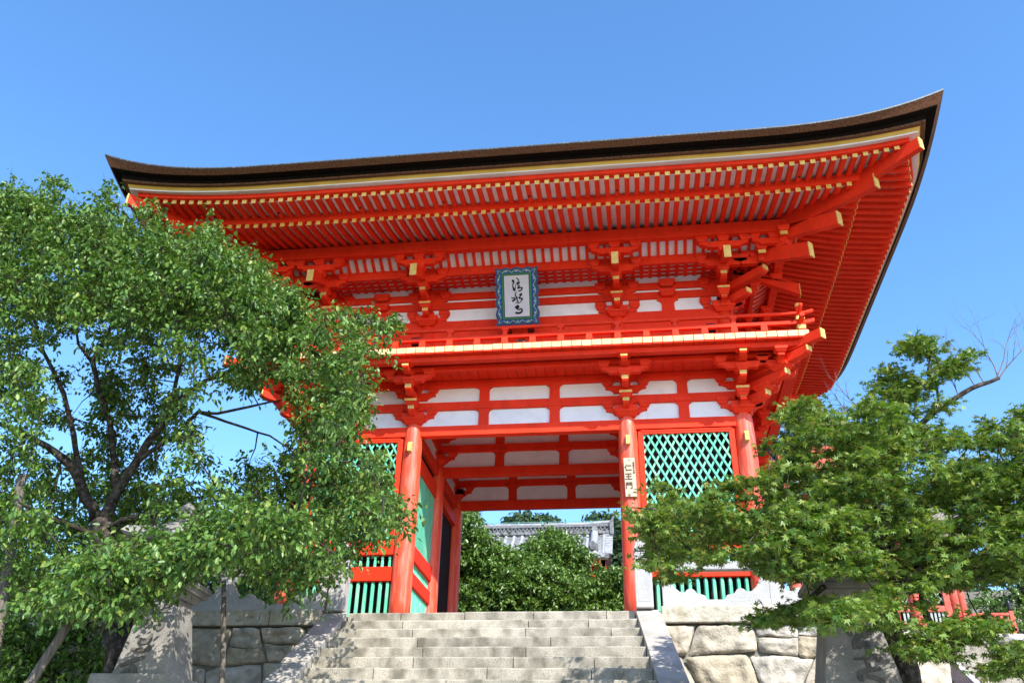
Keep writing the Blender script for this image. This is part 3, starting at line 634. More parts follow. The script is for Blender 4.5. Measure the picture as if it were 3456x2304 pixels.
def boulder(m, q, yf, batter, seed):
    """q: four (x,z) corners ccw from lower left; the face bulges towards -y"""
    nx, nz = 20, 14; vs = []
    for j in range(nz+1):
        for i in range(nx+1):
            s, t = i/nx, j/nz; x = (q[0][0]*(1-s)+q[1][0]*s)*(1-t)+(q[3][0]*(1-s)+q[2][0]*s)*t; z = (q[0][1]*(1-s)+q[1][1]*s)*(1-t)+(q[3][1]*(1-s)+q[2][1]*s)*t
            es, et = abs(2*s-1), abs(2*t-1); rim = max(es, et); cx, cz = (q[0][0]+q[2][0])/2, (q[0][1]+q[2][1])/2
            rr = (es**7+et**7)**(1/7) if rim > 0 else 0; k = 1-.025*max(0, rr-.93)/.07 if rr > .93 else 1
            wob = .03*noise.noise((x*3+seed, z*3, seed*.7)); x += (cx-x)*(1-k)+wob*.8; z += (cz-z)*(1-k)+.03*noise.noise((x*3, z*3+seed, 4.))
            nz_ = noise.fractal((x*1.9+seed, z*1.9, seed), .8, 2.2, 5)
            off = .07*(1-rim**10)+.115*nz_*(1-.4*rim**8)+.03*noise.noise((x*7, z*7, seed))+.018*noise.noise((x*17, z*17, seed)); vs.append((x, yf-off+batter*z, z))
    w_ = nx+1; m.add(vs, [(j*w_+i, j*w_+i+1, (j+1)*w_+i+1, (j+1)*w_+i) for j in range(nz) for i in range(nx)])
def rockwall(name, loc, x0, x1, zt, zb, yf, label, seed, cap=True):
    rr = random.Random(seed); t = thing(name, loc, label, 'wall'); m = MB()
    rows = [zt]
    while rows[-1] > zb: rows.append(rows[-1]-rr.uniform(.5, .85))
    prev = None
    def wav(x, j): return .17*noise.noise((x*1.1, j*5.3+seed, 2.)) if j else 0
    for j in range(len(rows)-1):
        x = x0-rr.uniform(0, .4); xsl = [x]
        while x < x1: x += rr.uniform(.55, 1.3); xsl.append(x)
        tilt = [rr.uniform(-.18, .18) for _ in xsl]; g = .002
        for i in range(len(xsl)-1):
            a, b = xsl[i], xsl[i+1]; d1, d2 = tilt[i], tilt[i+1]
            if rr.random() < .18 and rows[j]-rows[j+1] > .5:
                mid = (rows[j]+rows[j+1])/2+rr.uniform(-.06, .06)
                boulder(m, [(a+g-d1, rows[j+1]+wav(a, j+1)+g), (b-g-d2, rows[j+1]+wav(b, j+1)+g), (b-g, mid-g), (a+g, mid-g+.03)], yf, .06, rr.uniform(0, 50))
                boulder(m, [(a+g, mid+g+.03), (b-g, mid+g), (b-g+d2, rows[j]+wav(b, j)-g), (a+g+d1, rows[j]+wav(a, j)-g)], yf, .06, rr.uniform(0, 50))
            else: boulder(m, [(a+g-d1, rows[j+1]+wav(a, j+1)+g), (b-g-d2, rows[j+1]+wav(b, j+1)+g), (b-g+d2, rows[j]+wav(b, j)-g), (a+g+d1, rows[j]+wav(a, j)-g)], yf, .06, rr.uniform(0, 50))
    m.build('boulders', ROCK, t, fix=False, smooth=True)
    m = MB(); m.hexa([(x0, yf+.0-.2, zb), (x1, yf-.2, zb), (x1, yf+.5, zb), (x0, yf+.5, zb), (x0, yf+.015, zt), (x1, yf+.015, zt), (x1, yf+.5, zt), (x0, yf+.5, zt)]); m.build('earth_core', GRAND, t)
    if cap:
        x = x0; m = MB()
        while x < x1-.05:
            x2 = x+1.86 if x == x0 and x0 > 0 else x+rr.uniform(1.4, 2.1)
            if x1-x2 < .6: x2 = x1
            m.box(W, x+.008, x2-.008, -1.47+rr.uniform(-.01, .01), -1.17, -.29, .012+rr.uniform(-.005, .008)); x = x2
        o = m.build('cap_course', mat('tan_cap_stone', (.42, .37, .27), (.56, .52, .44), 4, .9, .12, .8, 22, c3=(.24, .20, .13), c3scale=10, c3amt=.5), t, .02)
    return t
rockwall('retaining_wall', (5, -1.4, -3), 2.95, 7.1, -.31, -3.3, -1.33, 'sunlit boulder retaining wall right of the steps with tan cap stones', 3)
rockwall('retaining_wall', (-7, -1.4, -3), -13, -3.68, -.31, -3.3, -1.33, 'shaded boulder retaining wall left of the steps under the cherry tree', 5)
# granite balustrades on the walls
PALE = mat('pale_granite', (.42, .41, .395), (.52, .51, .49), 2, .85, .15, .6, 55, c3=(.27, .26, .24), c3scale=80, c3amt=.6)
def post(m, x, y, a, z0, z1):
    m.box(W, x-a, x+a, y-a, y+a, z0, z1)
def newel(x, y, t, a=.165):
    m = MB(); m.frus(W, x, y, .0, 1.04, a, a); m.frus(W, x, y, 1.04, 1.09, a, a-.03)
    P = m.build('newel_post', PALE, t, .018)
    m = MB(); m.box(W, x-a+.05, x+a-.05, y-a-.006, y-a+.01, .12, .97); m.build('sunk_panel', PALE, P, .003)
    m = MB(); m.frus(W, x, y, 1.09, 1.13, a+.012, a+.012); m.frus(W, x, y, 1.13, 1.34, a-.0, a-.05)
    for k in range(7):
        q = x-a+.03+k*(2*a-.06)/6; m.tube([(q, y-a+.0, 1.13), (x+(q-x)*.7, y-a+.045, 1.335)], [.02, .016], 6)
    m.frus(W, x, y, 1.34, 1.375, a-.06, a-.06); m.frus(W, x, y, 1.375, 1.45, .075, .05); m.build('post_cap', PALE, P, .01)
def cloud(x0, x1):
    p = [(x0, .15), (x0, .62), (x0+.04, .70), (x0+.12, .66), (x0+.17, .52), (x0+.23, .40), (x0+.33, .315), (x0+.42, .30), (x0+.47, .355), (x0+.54, .375), (x0+.60, .35), (x0+.66, .27), (x0+.74, .26), (x0+.80, .24), (x0+.84, .15)]
    return p
def balus(name, loc, xs, label, newels):
    t = thing(name, loc, label, 'balustrade', 'granite balustrades'); y = -1.25
    for x in newels: newel(x, y, t)
    for a, b in zip(xs, xs[1:]):
        m = MB(); m.box(W, a, b, y-.12, y+.12, .0, .15); m.build('base_rail', PALE, t, .012)
        m = MB(); m.box(W, a, b, y-.10, y+.10, .72, .88); m.build('top_rail', PALE, t, .02)
        L = b-a; c = cloud(0, 1); k = min(1, L/2.0)
        m = MB(); m.prism([(a+u*k, y-.07, z) for u, z in c], [(a+u*k, y+.07, z) for u, z in c]); m.build('scroll_panel', PALE, t, .012); m = MB(); m.prism([(b-u*k, y-.07, z) for u, z in c], [(b-u*k, y+.07, z) for u, z in c]); m.build('scroll_panel', PALE, t, .012)
        for p, q in ((a, a+.2), (b-.2, b)): m = MB(); m.box(W, p+.001, q-.001, y-.075, y+.075, .60, .722); m.build('rail_bracket', PALE, t, .01)
        mid = (a+b)/2; m = MB(); m.frus(W, mid, y, .15, .72, .055, .055); 
        if L > 2.4: m.build('mid_post', PALE, t, .01)
balus('stone_balustrade', (5, -1.25, 0), [3.0, 5.0, 7.0], 'pale granite balustrade with scroll panels and a ribbed post right of the steps', [2.66])
balus('stone_balustrade', (-6, -1.25, 0), [-8.0, -5.8, -3.66], 'granite balustrade left of the steps, mostly hidden behind cherry leaves', [-3.43])
# big stone lanterns on tapered lettered shafts --------------------------------
CARV = mat('recessed_stone', (.10, .095, .085), (.15, .14, .125), 6, .9, .1)
def lantern(cx, yf, zb, ht, lab, strokes, rb=.45, rt=.27):
    t = thing('stone_lantern', (cx, yf+rb, zb), lab, 'lantern', 'tall stone lanterns flanking the steps'); cy = yf+rb; T = W
    m = MB(); m.frus(T, cx, cy, zb-1.3, zb-.42, .95, .95); m.frus(T, cx, cy, zb-.42, zb, .64, .62); m.build('base', PEDM, t, .02)
    m = MB(); m.frus(T, cx, cy, zb, zb+ht, rb, rt); sh = m.build('shaft', PEDM, t, .025)
    lean = (rb-rt)/ht
    def TSf(u, w_, z): return (cx+u, yf-w_+lean*z, zb+z)
    for s in strokes: m = MB(); ribbon(m, TSf, s, -.01, .022); m.build('carved_stroke', CARV, sh, fix=False)
    z = zb+ht; m = MB(); m.frus(T, cx, cy, z, z+.10, rt+.03, rt+.10); m.frus(T, cx, cy, z+.10, z+.18, rt+.14, rt+.16); m.frus(T, cx, cy, z+.18, z+.26, rt+.19, rt+.19); m.frus(T, cx, cy, z+.26, z+.31, rt+.19, rt+.05); m.build('platform', PEDM, t, .015)
    z += .31; m = MB(); a = .22
    for sx in (-1, 1):
        for sy in (-1, 1): m.box(T, cx+sx*a-.06, cx+sx*a+.06, cy+sy*a-.06, cy+sy*a+.06, z, z+.42)
    m.box(T, cx-.27, cx+.27, cy-.27, cy+.27, z+.42, z+.48); m.build('fire_box', PEDM, t, .01)
    z += .48; m = MB(); n = 24; prof = [(.62, .0), (.66, .05), (.60, .13), (.36, .27), (.14, .40)]; rows = []
    for r, dz in prof:
        rows.append([])
        for k in range(n):
            th = 2*math.pi*k/n; sq = 1/max(abs(math.cos(th)), abs(math.sin(th))); f = (sq-1)/.414; rows[-1].append((cx+r*sq*math.cos(th), cy+r*sq*math.sin(th), z+dz+(.09*f*f if r > .5 else .02*f)))
    vs = [p for r in rows for p in r]; m.add(vs, [(j*n+i, j*n+(i+1) % n, (j+1)*n+(i+1) % n, (j+1)*n+i) for j in range(4) for i in range(n)]+[tuple(range(n)), tuple(4*n+i for i in range(n))]); m.build('lantern_roof', PEDM, t)
    m = MB(); m.lathe((cx, cy, z+.4), [(.13, 0), (.16, .05), (.1, .09), (.15, .18), (.12, .27), (.02, .36)], 16); m.build('finial', PEDM, t, smooth=True)
bl = at((300+150*.398)/1.4694, (1680+1500*.398)/1.4694, -6.3); br = at((300+690*.398)/1.4694, (1680+1515*.398)/1.4694, -6.3)
def sm(pts, x0, y0, k, h=1.1): return [((x-x0)*k, h-(y-y0)*k, r*k) for x, y, r in pts]
kL = .00172
SL = [sm(p, 490, 775, kL) for p in ([(490, 840, 24), (455, 900, 24), (430, 970, 22), (440, 1010, 16)], [(560, 840, 14), (600, 830, 16), (625, 810, 12)], [(520, 890, 9), (580, 880, 11)], [(555, 930, 10), (555, 980, 14), (590, 1000, 14), (560, 1040, 12), (530, 1010, 10)], [(510, 1080, 10), (490, 1130, 22), (430, 1140, 24), (415, 1120, 14)], [(370, 1200, 10), (450, 1215, 14), (530, 1200, 12), (510, 1170, 9)], [(320, 1330, 20), (400, 1300, 18), (490, 1270, 14)], [(400, 1330, 14), (450, 1370, 16), (450, 1430, 16)], [(340, 1400, 14), (380, 1370, 14), (400, 1420, 14), (360, 1450, 12), (320, 1440, 10)])]
lantern((bl[0]+br[0])/2, -6.3, float(bl[2]), 1.12, 'tall carved stone lantern left of the steps under the cherry', SL, .42, .26)
tr = at((2680+665*.2577)/1.4694, (1900+480*.2577)/1.4694, -7.2)
kR = .00098
SR = [sm([(x-640, y-480, r) for x, y, r in p], 0, 0, kR) for p in ([(560, 830, 36), (590, 890, 38)], [(820, 840, 30), (820, 890, 32), (740, 920, 28)], [(670, 930, 36), (620, 1010, 34), (610, 1060, 24)], [(660, 1060, 18), (750, 1020, 26), (755, 1090, 28), (760, 1140, 24)], [(580, 1200, 10), (680, 1190, 16), (840, 1170, 34), (850, 1210, 28)], [(720, 1220, 30), (730, 1290, 26)], [(610, 1430, 30), (600, 1380, 26), (700, 1330, 30), (840, 1310, 26)], [(690, 1400, 20), (800, 1430, 26), (870, 1490, 28), (880, 1560, 24)], [(680, 1550, 34), (700, 1510, 30), (760, 1520, 20)])]
lantern(float(tr[0])+.02, -7.45, float(tr[2])-1.12, 1.12, 'tall carved stone lantern right of the steps beneath the maple', SR)
# prop poles under the cherry
def pole(p, q, r, lab):
    t = MB(); p, q = Vector(p), Vector(q); n = 9
    t.tube([p.lerp(q, i/n)+Vector((.02*noise.noise((i*.7, r*90, 0)), .02*noise.noise((i*.7, r*90, 5)), 0)) for i in range(n+1)], [r*(1-.25*i/n)*(1+.08*noise.noise((i*1.3, r*50, 3))) for i in range(n+1)], 12)
    tag(t.build('prop_pole', WOODG, None, 0, True, thing=tuple(p)), lab, 'pole', 'wooden poles propping the cherry tree')
def ext(a, b, z):          # carry the line a->b on down to height z
    a, b = Vector(a), Vector(b); return b+(b-a)*((z-b.z)/(b.z-a.z))
a, b = at(52, 1090, -7.2), at(2, 1400, -7.2); pole(ext(a, b, -3.2), a, .085, 'upright grey prop pole at the left edge beside the cherry')
a, b = at(178, 1400, -7.4), at(75, 1560, -7.6); pole(ext(a, b, -3.2), a, .075, 'slanting grey prop pole left of the stone lantern')
a, b = at(514, 1335, -5.4), at(511, 1560, -5.4); pole(ext(a, b, -3.2), a, .05, 'thin upright prop pole between the left stone lantern and the steps')
# ------------------------------------------------------------------ buildings behind
TILE = mat('grey_roof_tile', (.26, .27, .28), (.42, .42, .42), 6, .6, .3, .2, 30, c3=(.14, .14, .14), c3scale=12, c3amt=.6)
TILED = mat('dark_ridge_tile', (.10, .105, .11), (.22, .22, .22), 8, .6, .3, .3, 30)
COPPER = mat('green_copper', (.16, .36, .33), None, 3, .5)
SOFTRED = mat('faded_vermilion', (.50, .075, .05), (.60, .11, .075), 3, .6, .3, c3=(.62, .22, .17), c3scale=7, c3amt=.4)
YH = 26.0
rl, rr_ = at(1075, 1211, YH), at(1402, 1198, YH); sb = at(1392, 1277, YH-2.2); kt, kb = at(1362, 1212, YH-.3), at(1366, 1250, YH-1.7)
hall = thing('tiled_hall', (float(rl[0]), YH, float(sb[2])-5), 'grey tiled hall roof seen through the gate passage beyond the trees', 'building')
zr, x1 = float(rr_[2])-.05, float(rr_[0]); x0 = x1-13; ze = float(sb[2]); ye = YH-2.4; zs = zr-.62
def roofz(t): return zs+(ze-zs)*(t**.82)      # t: 0 ridge .. 1 eave
m = MB(); P = [(YH+(ye-YH)*t, roofz(t)) for t in np.linspace(0, 1, 9)]
for (ya, za), (yb, zb) in zip(P, P[1:]): m.hexa([(x0, ya, za), (x1-.05, ya, za), (x1-.05, yb, zb), (x0, yb, zb), (x0, ya, za-.12), (x1-.05, ya, za-.12), (x1-.05, yb, zb-.12), (x0, yb, zb-.12)])
P2 = [(2*YH-y, z) for y, z in P]
for (ya, za), (yb, zb) in zip(P2, P2[1:]): m.hexa([(x0, ya, za), (x1-.05, ya, za), (x1-.05, yb, zb), (x0, yb, zb), (x0, ya, za-.12), (x1-.05, ya, za-.12), (x1-.05, yb, zb-.12), (x0, yb, zb-.12)])
rf = m.build('roof', TILED, hall)
m = MB(); k = 0
while x1-.35-k*.42 > x0:
    x = x1-.35-k*.42; k += 1
    m.tube([(x, y, z+.03) for y, z in P], [.085]*len(P), 8); m.tube([(x, ye-.03, ze+.02), (x, ye+.02, ze+.02)], [.12, .12], 12)
m.build('cover_tiles', TILE, rf, 0, smooth='auto')
m = MB()
for i in range(22):
    t = (i+.5)/22; y, z = YH+(ye-YH)*t, roofz(t); m.box(W, x0, x1-.1, y-.06, y+.02, z-.0, z+.035)
m.build('pan_tile_rows', TILE, rf)
m = MB()
for i in range(11):      # verge tiles on the gable side
    t = (i+.5)/11; y, z = YH+(ye-YH)*t, roofz(t); m.tube([(x1-.28, y, z+.09), (x1+.1, y, z+.05)], [.07, .09], 10)
m.build('verge_tiles', TILE, rf)
m = MB(); m.box(W, x0, x1+.05, YH-.16, YH+.16, zs+.02, zs+.16); m.box(W, x0, x1+.05, YH-.13, YH+.13, zs+.40, zs+.54)
for i in range(34):
    x = x1-.15-i*.38; m.tube([(x, YH-.2, zs+.1), (x, YH-.1, zs+.1)], [.1, .1], 12)
for i in range(60):
    x = x1-.1-i*.2; m.tube([(x-.1, YH-.1, zs+.17), (x, YH-.1, zs+.39)], [.03, .03], 4); m.tube([(x+.1, YH-.1, zs+.17), (x, YH-.1, zs+.39)], [.03, .03], 4)
m.box(W, x0, x1, YH-.03, YH+.03, zs+.1, zs+.45); m.build('ridge', TILED, rf, .02)
m = MB(); m.tube([(x0, YH, zs+.57), (x1-1.5, YH, zs+.57), (x1, YH, zs+.66), (x1+.1, YH, zs+.72)], [.10]*4, 10); m.build('ridge_cap', TILE, rf, 0, smooth=True)
m = MB(); m.tube([(x0, YH-.05, zs+.70), (x1-.3, YH-.05, zs+.72)], [.016]*2, 6)
for i in range(8): m.box(W, x1-1-i*1.25-.03, x1-1-i*1.25+.03, YH-.12, YH-.09, zs+.5, zs+.72)
m.build('copper_wire', COPPER, rf)
m = MB(); c = Vector((x1+.05, YH, zs+.3)); m.box(W, x1-.05, x1+.16, YH-.25, YH+.25, zs-.05, zs+.62); m.prism([(x1-.05, YH-.25, zs+.62), (x1+.12, YH-.25, zs+.62), (x1+.22, YH-.1, zs+1.05), (x1+.06, YH-.12, zs+.8)], [(x1-.05, YH+.25, zs+.62), (x1+.12, YH+.25, zs+.62), (x1+.22, YH+.1, zs+1.05), (x1+.06, YH+.12, zs+.8)]); m.build('ridge_end_tile', TILED, rf, .03)
xk = float(kt[0]+kb[0])/2; m = MB(); Q = [(xk, YH+(ye-YH)*t, roofz(t)+.2) for t in np.linspace(.02, .7, 7)]
m.tube(Q, [.19]*7, 10); m.tube([(xk, YH-.1, zs+.3), (xk, YH-.35, zs+.22)], [.14, .14], 10); d = m.build('descending_ridge', TILE, rf, 0, smooth='auto')
m = MB(); y, z = YH+(ye-YH)*.74, roofz(.74); m.box(W, xk-.24, xk+.24, y-.1, y+.05, z, z+.36); m.frus(W, xk, y-.14, z+.02, z+.3, .13, .19); m.tube([(xk-.08, y-.28, z+.22), (xk-.2, y-.3, z+.42)], [.03, .015], 6); m.tube([(xk+.08, y-.28, z+.22), (xk+.2, y-.3, z+.42)], [.03, .015], 6); m.tube([(xk, y-.3, z+.36), (xk, y, z+.40)], [.09, .09], 10); m.build('ogre_tile', TILED, d, .03)
m = MB(); m.box(W, x0, x1-.25, ye+.25, ye+.4, ze-.42, ze-.14); m.box(W, x1-.45, x1-.25, ye+.25, 2*YH-ye-.25, ze-.42, ze-.14); m.build('eave_beam', RED, hall)
m = MB(); m.box(W, x0, x1-.1, ye+.1, ye+.2, ze-.16, ze-.06); m.build('eave_board', mat('cream_board', (.62, .58, .40), None), hall)
m = MB(); m.box(W, x0+.5, x1-.8, YH-1.6, YH+1.6, ze-5, ze-.3); m.build('wall', mat('brown_timber_wall', (.10, .05, .03), (.16, .09, .06), 4), hall)
for i in range(6):
    m = MB(); x = x1-.8-i*2.2; m.tube([(x, YH-1.65, ze-5), (x, YH-1.65, ze-.3)], [.17, .17], 12); m.build('column', RED, hall, 0, smooth=True)
# bell tower whose stacked hip tiles peep out at the gate's right-hand side
bt = thing('bell_tower', (8.6, 15, 3), 'tile-roofed red bell tower mostly hidden behind the right maple', 'building')
tipb = at(1806, 985, 12.6); m = MB(); cx, cy = 9.9, 15.2; hz = float(tipb[2])-.35
hx = cx-float(tipb[0]); R2 = [(hx, hz), (hx*.7, hz+.45), (hx*.35, hz+1.3), (.3, hz+2.4)]
for (ra, za), (rb_, zb) in zip(R2, R2[1:]):
    for k in range(4):
        c1 = [(-1, -1), (1, -1), (1, 1), (-1, 1)]; p, q = c1[k], c1[(k+1) % 4]
        m.hexa([(cx+p[0]*ra, cy+p[1]*ra, za-.15), (cx+q[0]*ra, cy+q[1]*ra, za-.15), (cx+q[0]*rb_, cy+q[1]*rb_, zb-.15), (cx+p[0]*rb_, cy+p[1]*rb_, zb-.15), (cx+p[0]*ra, cy+p[1]*ra, za), (cx+q[0]*ra, cy+q[1]*ra, za), (cx+q[0]*rb_, cy+q[1]*rb_, zb), (cx+p[0]*rb_, cy+p[1]*rb_, zb)])
r_ = m.build('roof', TILED, bt)
m = MB()
for k in range(3):
    for sx in (-1, 1): m.tube([(cx+sx*hx*(1-.02*k), cy-hx*(1-.02*k), hz+.10+k*.2), (cx+sx*hx*.93, cy-hx*.93, hz+.12+k*.2)], [.10, .10], 12)
m.build('hip_end_tile', TILE, r_, 0, smooth='auto')
m = MB()
for i in range(15):
    x = cx-hx*.95+i*hx*1.9/14; m.tube([(x, cy-hx*.99, hz+.03), (cx+(x-cx)*.75, cy-hx*.7, hz+.48), (cx+(x-cx)*.4, cy-hx*.36, hz+1.33)], [.08, .08, .07], 8)
m.build('cover_tiles', TILE, r_, 0, smooth='auto')
for sx in (-1, 1):
    for sy in (-1, 1): m = MB(); m.tube([(cx+sx*2, cy+sy*2, -3.2), (cx+sx*1.85, cy+sy*1.85, hz)], [.24, .22], 14); m.build('column', SOFTRED, bt, 0, smooth=True)
m = MB()
for z0, z1 in ((hz-1.0, hz-.6), (hz-.35, hz-.1)):
    m.box(W, cx-2.3, cx+2.3, cy-2.0, cy-1.8, z0, z1); m.box(W, cx-2.3, cx+2.3, cy+1.8, cy+2.0, z0, z1); m.box(W, cx-2.0, cx-1.8, cy-2.301, cy+2.301, z0+.03, z1+.03); m.box(W, cx+1.8, cx+2.0, cy-2.301, cy+2.301, z0+.03, z1+.03)
m.build('beam', SOFTRED, bt, .01)
m = MB(); m.lathe((cx, cy, hz-2.6), [(.55, 0), (.52, .4), (.48, 1.0), (.36, 1.3), (.08, 1.42)], 20); m.build('bell', mat('bronze_bell', (.06, .075, .06), None, 1, .5, .5, metallic=.7), bt, 0, smooth=True)
# west gate at the far right --------------------------------------------------
wg = thing('west_gate', (14, 20, 3.4), 'smaller red gate at the far right with a railed porch above grey steps', 'gate')
zf = 3.9
def wcol(x, y, r, z1, mm=SOFTRED):
    m = MB(); m.tube([(x, y, zf-.3), (x, y, z1)], [r, r*.95], 18); m.build('column', mm, wg, 0, smooth=True)
for x in (10.6, 12.9, 15.27): wcol(x, 20, .19, 7.2); wcol(x, 23, .19, 7.2)
wcol(16.3, 22.2, .17, 7.6)
bx0, bx1 = 12.9, 15.05
m = MB(); m.box(W, bx0-2.3, bx1, 20.05, 20.12, zf-.3, 7.0); m.build('screen_back', DARK, wg)
m = lattice(lambda u, w, z: (u, 20-w, z), bx0+.3, bx1-.05, 4.95, 6.5, .26, .30, .018); m.build('lattice', mat('pale_lattice', (.30, .36, .33), None), wg)
for z0, z1 in ((4.62, 4.85), (3.98, 4.18), (6.5, 6.8)): m = MB(); m.box(W, 10.6, bx1, 19.9, 20.04, z0, z1); m.build('rail_beam', SOFTRED, wg, .01)
m = MB()
for i in range(12): m.box(W, bx0+.3+i*.15, bx0+.38+i*.15, 19.96, 20.02, 3.6, 4.62)
m.build('baluster_row', mat('pale_green_slats', (.32, .38, .36), None), wg)
m = MB(); m.box(W, 14.86, 15.1, 19.88, 20.1, 3.6, 6.9); m.build('door_post', SOFTRED, wg)
m = MB(); m.prism([(15.3, 19.1, 7.3), (17.2, 19.1, 7.75), (17.25, 19.1, 7.9), (15.3, 19.1, 7.7)], [(15.3, 23.5, 7.3), (17.2, 23.5, 7.75), (17.25, 23.5, 7.9), (15.3, 23.5, 7.7)]); m.box(W, 9.6, 15.3, 18.8, 23.9, 7.25, 7.65)
m.prism([(9.4, 18.6, 7.66), (9.4, 24.1, 7.66), (9.4, 21.35, 9.6)], [(16.2, 18.6, 7.66), (16.2, 24.1, 7.66), (16.2, 21.35, 9.6)]); m.build('roof', mat('weathered_bark_roof', (.20, .17, .14), (.30, .26, .22), 5, .95, .05, .4), wg, .02)
m = MB()
m.box(W, 15.3, 17.15, 19.35, 19.47, 4.33, 4.43); m.box(W, 15.3, 17.15, 19.36, 19.46, 4.08, 4.17); m.box(W, 15.3, 17.2, 19.33, 19.49, 3.72, 3.84)
for x in (15.35, 15.95, 16.5, 16.72): m.box(W, x-.05, x+.05, 19.37, 19.45, 3.84, 4.335)
m.box(W, 17.02, 17.18, 19.33, 19.49, 3.7, 4.5); m.build('porch_railing', SOFTRED, wg, .01)
m = MB(); m.lathe((17.1, 19.41, 4.5), [(.08, 0), (.085, .1), (.07, .24), (.09, .3), (.05, .4), (.01, .47)], 12); m.build('black_finial', BLACK, wg, 0, smooth=True)
m = MB(); m.box(W, 14.2, 17.1, 19.3, 24, 3.62, 3.7); m.build('porch_floor', mat('orange_plank', (.75, .35, .06), None), wg)
m = MB(); m.box(W, 14.2, 16.2, 19.15, 19.25, 3.45, 3.62); m.box(W, 9.5, 17.3, 19.26, 24.2, 1.5, 3.61); m.build('stone_plinth', PALE, wg, .02)
ws = thing('side_staircase', (14.6, 16, 1.5), 'narrow grey stone steps climbing to the west gate at the right edge', 'steps')
for i in range(20):
    m = MB(); y = 18.6-i*.36; z = 3.05-i*.20; m.box(W, 13.95, 16.6, y-.38, y+.05, z-.25, z+rng.uniform(-.01, .01)); m.build('step', GRANS, ws, .012)
for x0_, x1_ in ((13.72, 13.94), (16.62, 16.95)):
    m = MB(); m.hexa([(x0_, 18.7, 2.4), (x1_, 18.7, 2.4), (x1_, 11.5, -1.6), (x0_, 11.5, -1.6), (x0_, 18.7, 3.2), (x1_, 18.7, 3.2), (x1_, 11.5, -.8), (x0_, 11.5, -.8)]); m.build('stair_kerb', PALE, ws, .01)
sf = thing('stone_fence', (15, 18.9, 3), 'low granite post fence in front of the west gate porch', 'fence')
m = MB(); m.box(W, 12.2, 14.9, 18.92, 19.1, 3.34, 3.48); m.build('fence_rail', PALE, sf, .01); m = MB(); m.box(W, 15.6, 17.8, 18.9, 19.08, 3.30, 3.52); m.build('fence_rail', PALE, sf, .01)
for x in [12.3+.33*i for i in range(8)]+[15.75+.33*i for i in range(7)]: m = MB(); m.frus(W, x, 19.0, 2.3, 3.35, .09, .085); m.build('fence_post', PALE, sf, .01)
lp = at(2318, 1490, 17.6); lz = float(lp[2])-1.0; lx = float(lp[0])
ln = thing('garden_lantern', (lx, 17.6, lz-.6), 'small weathered stone lantern beside the west gate steps', 'lantern')
m = MB(); m.frus(W, lx, 17.6, lz-1.2, lz, .3, .25); m.lathe((lx, 17.6, lz), [(.16, 0), (.14, .3), (.15, .62)], 12); m.build('shaft', PEDM, ln)
m = MB(); m.lathe((lx, 17.6, lz+.62), [(.18, 0), (.28, .08), (.28, .14), (.2, .15)], 6); m.build('platform', PEDM, ln); m = MB()
for k in range(6): th = k*math.pi/3; m.box(W, lx+.19*math.cos(th)-.04, lx+.19*math.cos(th)+.04, 17.6+.19*math.sin(th)-.04, 17.6+.19*math.sin(th)+.04, lz+.77, lz+1.12)
m.build('fire_box', PEDM, ln)
m = MB(); m.lathe((lx, 17.6, lz+1.12), [(.44, 0), (.47, .08), (.40, .14), (.16, .30)], 6); m.build('lantern_roof', GRAND, ln); m = MB(); m.lathe((lx, 17.6, lz+1.42), [(.11, 0), (.09, .1), (.16, .17), (.15, .25), (.05, .34), (.01, .38)], 12); m.build('finial', PEDM, ln, 0, smooth=True)
# ------------------------------------------------------------------ trees
def unit(a): return a/(np.linalg.norm(a, axis=-1, keepdims=True)+1e-9)
def leaf_mesh(P, Dr, Nn, size, style):
    n = len(P); Dr = unit(Dr); S = unit(np.cross(Dr, Nn)); N = np.cross(S, Dr); L = size[:, None]
    if style == 'oval':
        loc = [(0, 0, 0), (.28, .24, .06), (.66, .22, .05), (1, 0, -.10), (.66, -.22, .05), (.28, -.24, .06)]; fs = [(0, 1, 2, 3), (0, 3, 4, 5)]
    elif style == 'narrow':
        loc = [(0, 0, 0), (.5, .13, .03), (1, 0, -.14), (.5, -.13, .03)]; fs = [(0, 1, 2, 3)]
    else:
        loc = [(0, 0, 0)]; fs = []
        for a, l in ((-82, .55), (-42, .88), (0, 1), (42, .88), (82, .55)):
            a = math.radians(a); ca, sa = math.cos(a), math.sin(a); k = len(loc)
            for x, y in ((.42*l, .135), (l, 0), (.42*l, -.135)): loc.append((x*ca-y*sa, x*sa+y*ca, -.10*l*l if x == l else .0))
            fs.append((0, k, k+1, k+2))
    loc = np.array(loc); m = len(loc)
    V = P[:, None, :]+L[:, None, :]*(loc[None, :, 0:1]*Dr[:, None, :]+loc[None, :, 1:2]*S[:, None, :]+loc[None, :, 2:3]*N[:, None, :])
    F = (np.array(fs)[None]+np.arange(n)[:, None, None]*m).reshape(-1, 4)
    return V.reshape(-1, 3), F
def quad_obj(name, V, F, matl, parent, org):
    me = bpy.data.meshes.new(name); V = V-np.array(org)[None]
    me.vertices.add(len(V)); me.vertices.foreach_set('co', V.astype(np.float32).ravel()); me.loops.add(F.size); me.loops.foreach_set('vertex_index', F.ravel().astype(np.int32))
    me.polygons.add(len(F)); me.polygons.foreach_set('loop_start', np.arange(0, F.size, 4, dtype=np.int32)); me.update(calc_edges=True); me.validate()
    me.materials.append(matl); o = bpy.data.objects.new(name, me); COL.objects.link(o)
    if parent: o.parent = parent
    return o
def inpoly(x, y, poly):
    c = False; n = len(poly)
    for i in range(n):
        (a, b), (p, q) = poly[i], poly[(i+1) % n]
        if (b > y) != (q > y) and x < (p-a)*(y-b)/(q-b)+a: c = not c
    return c
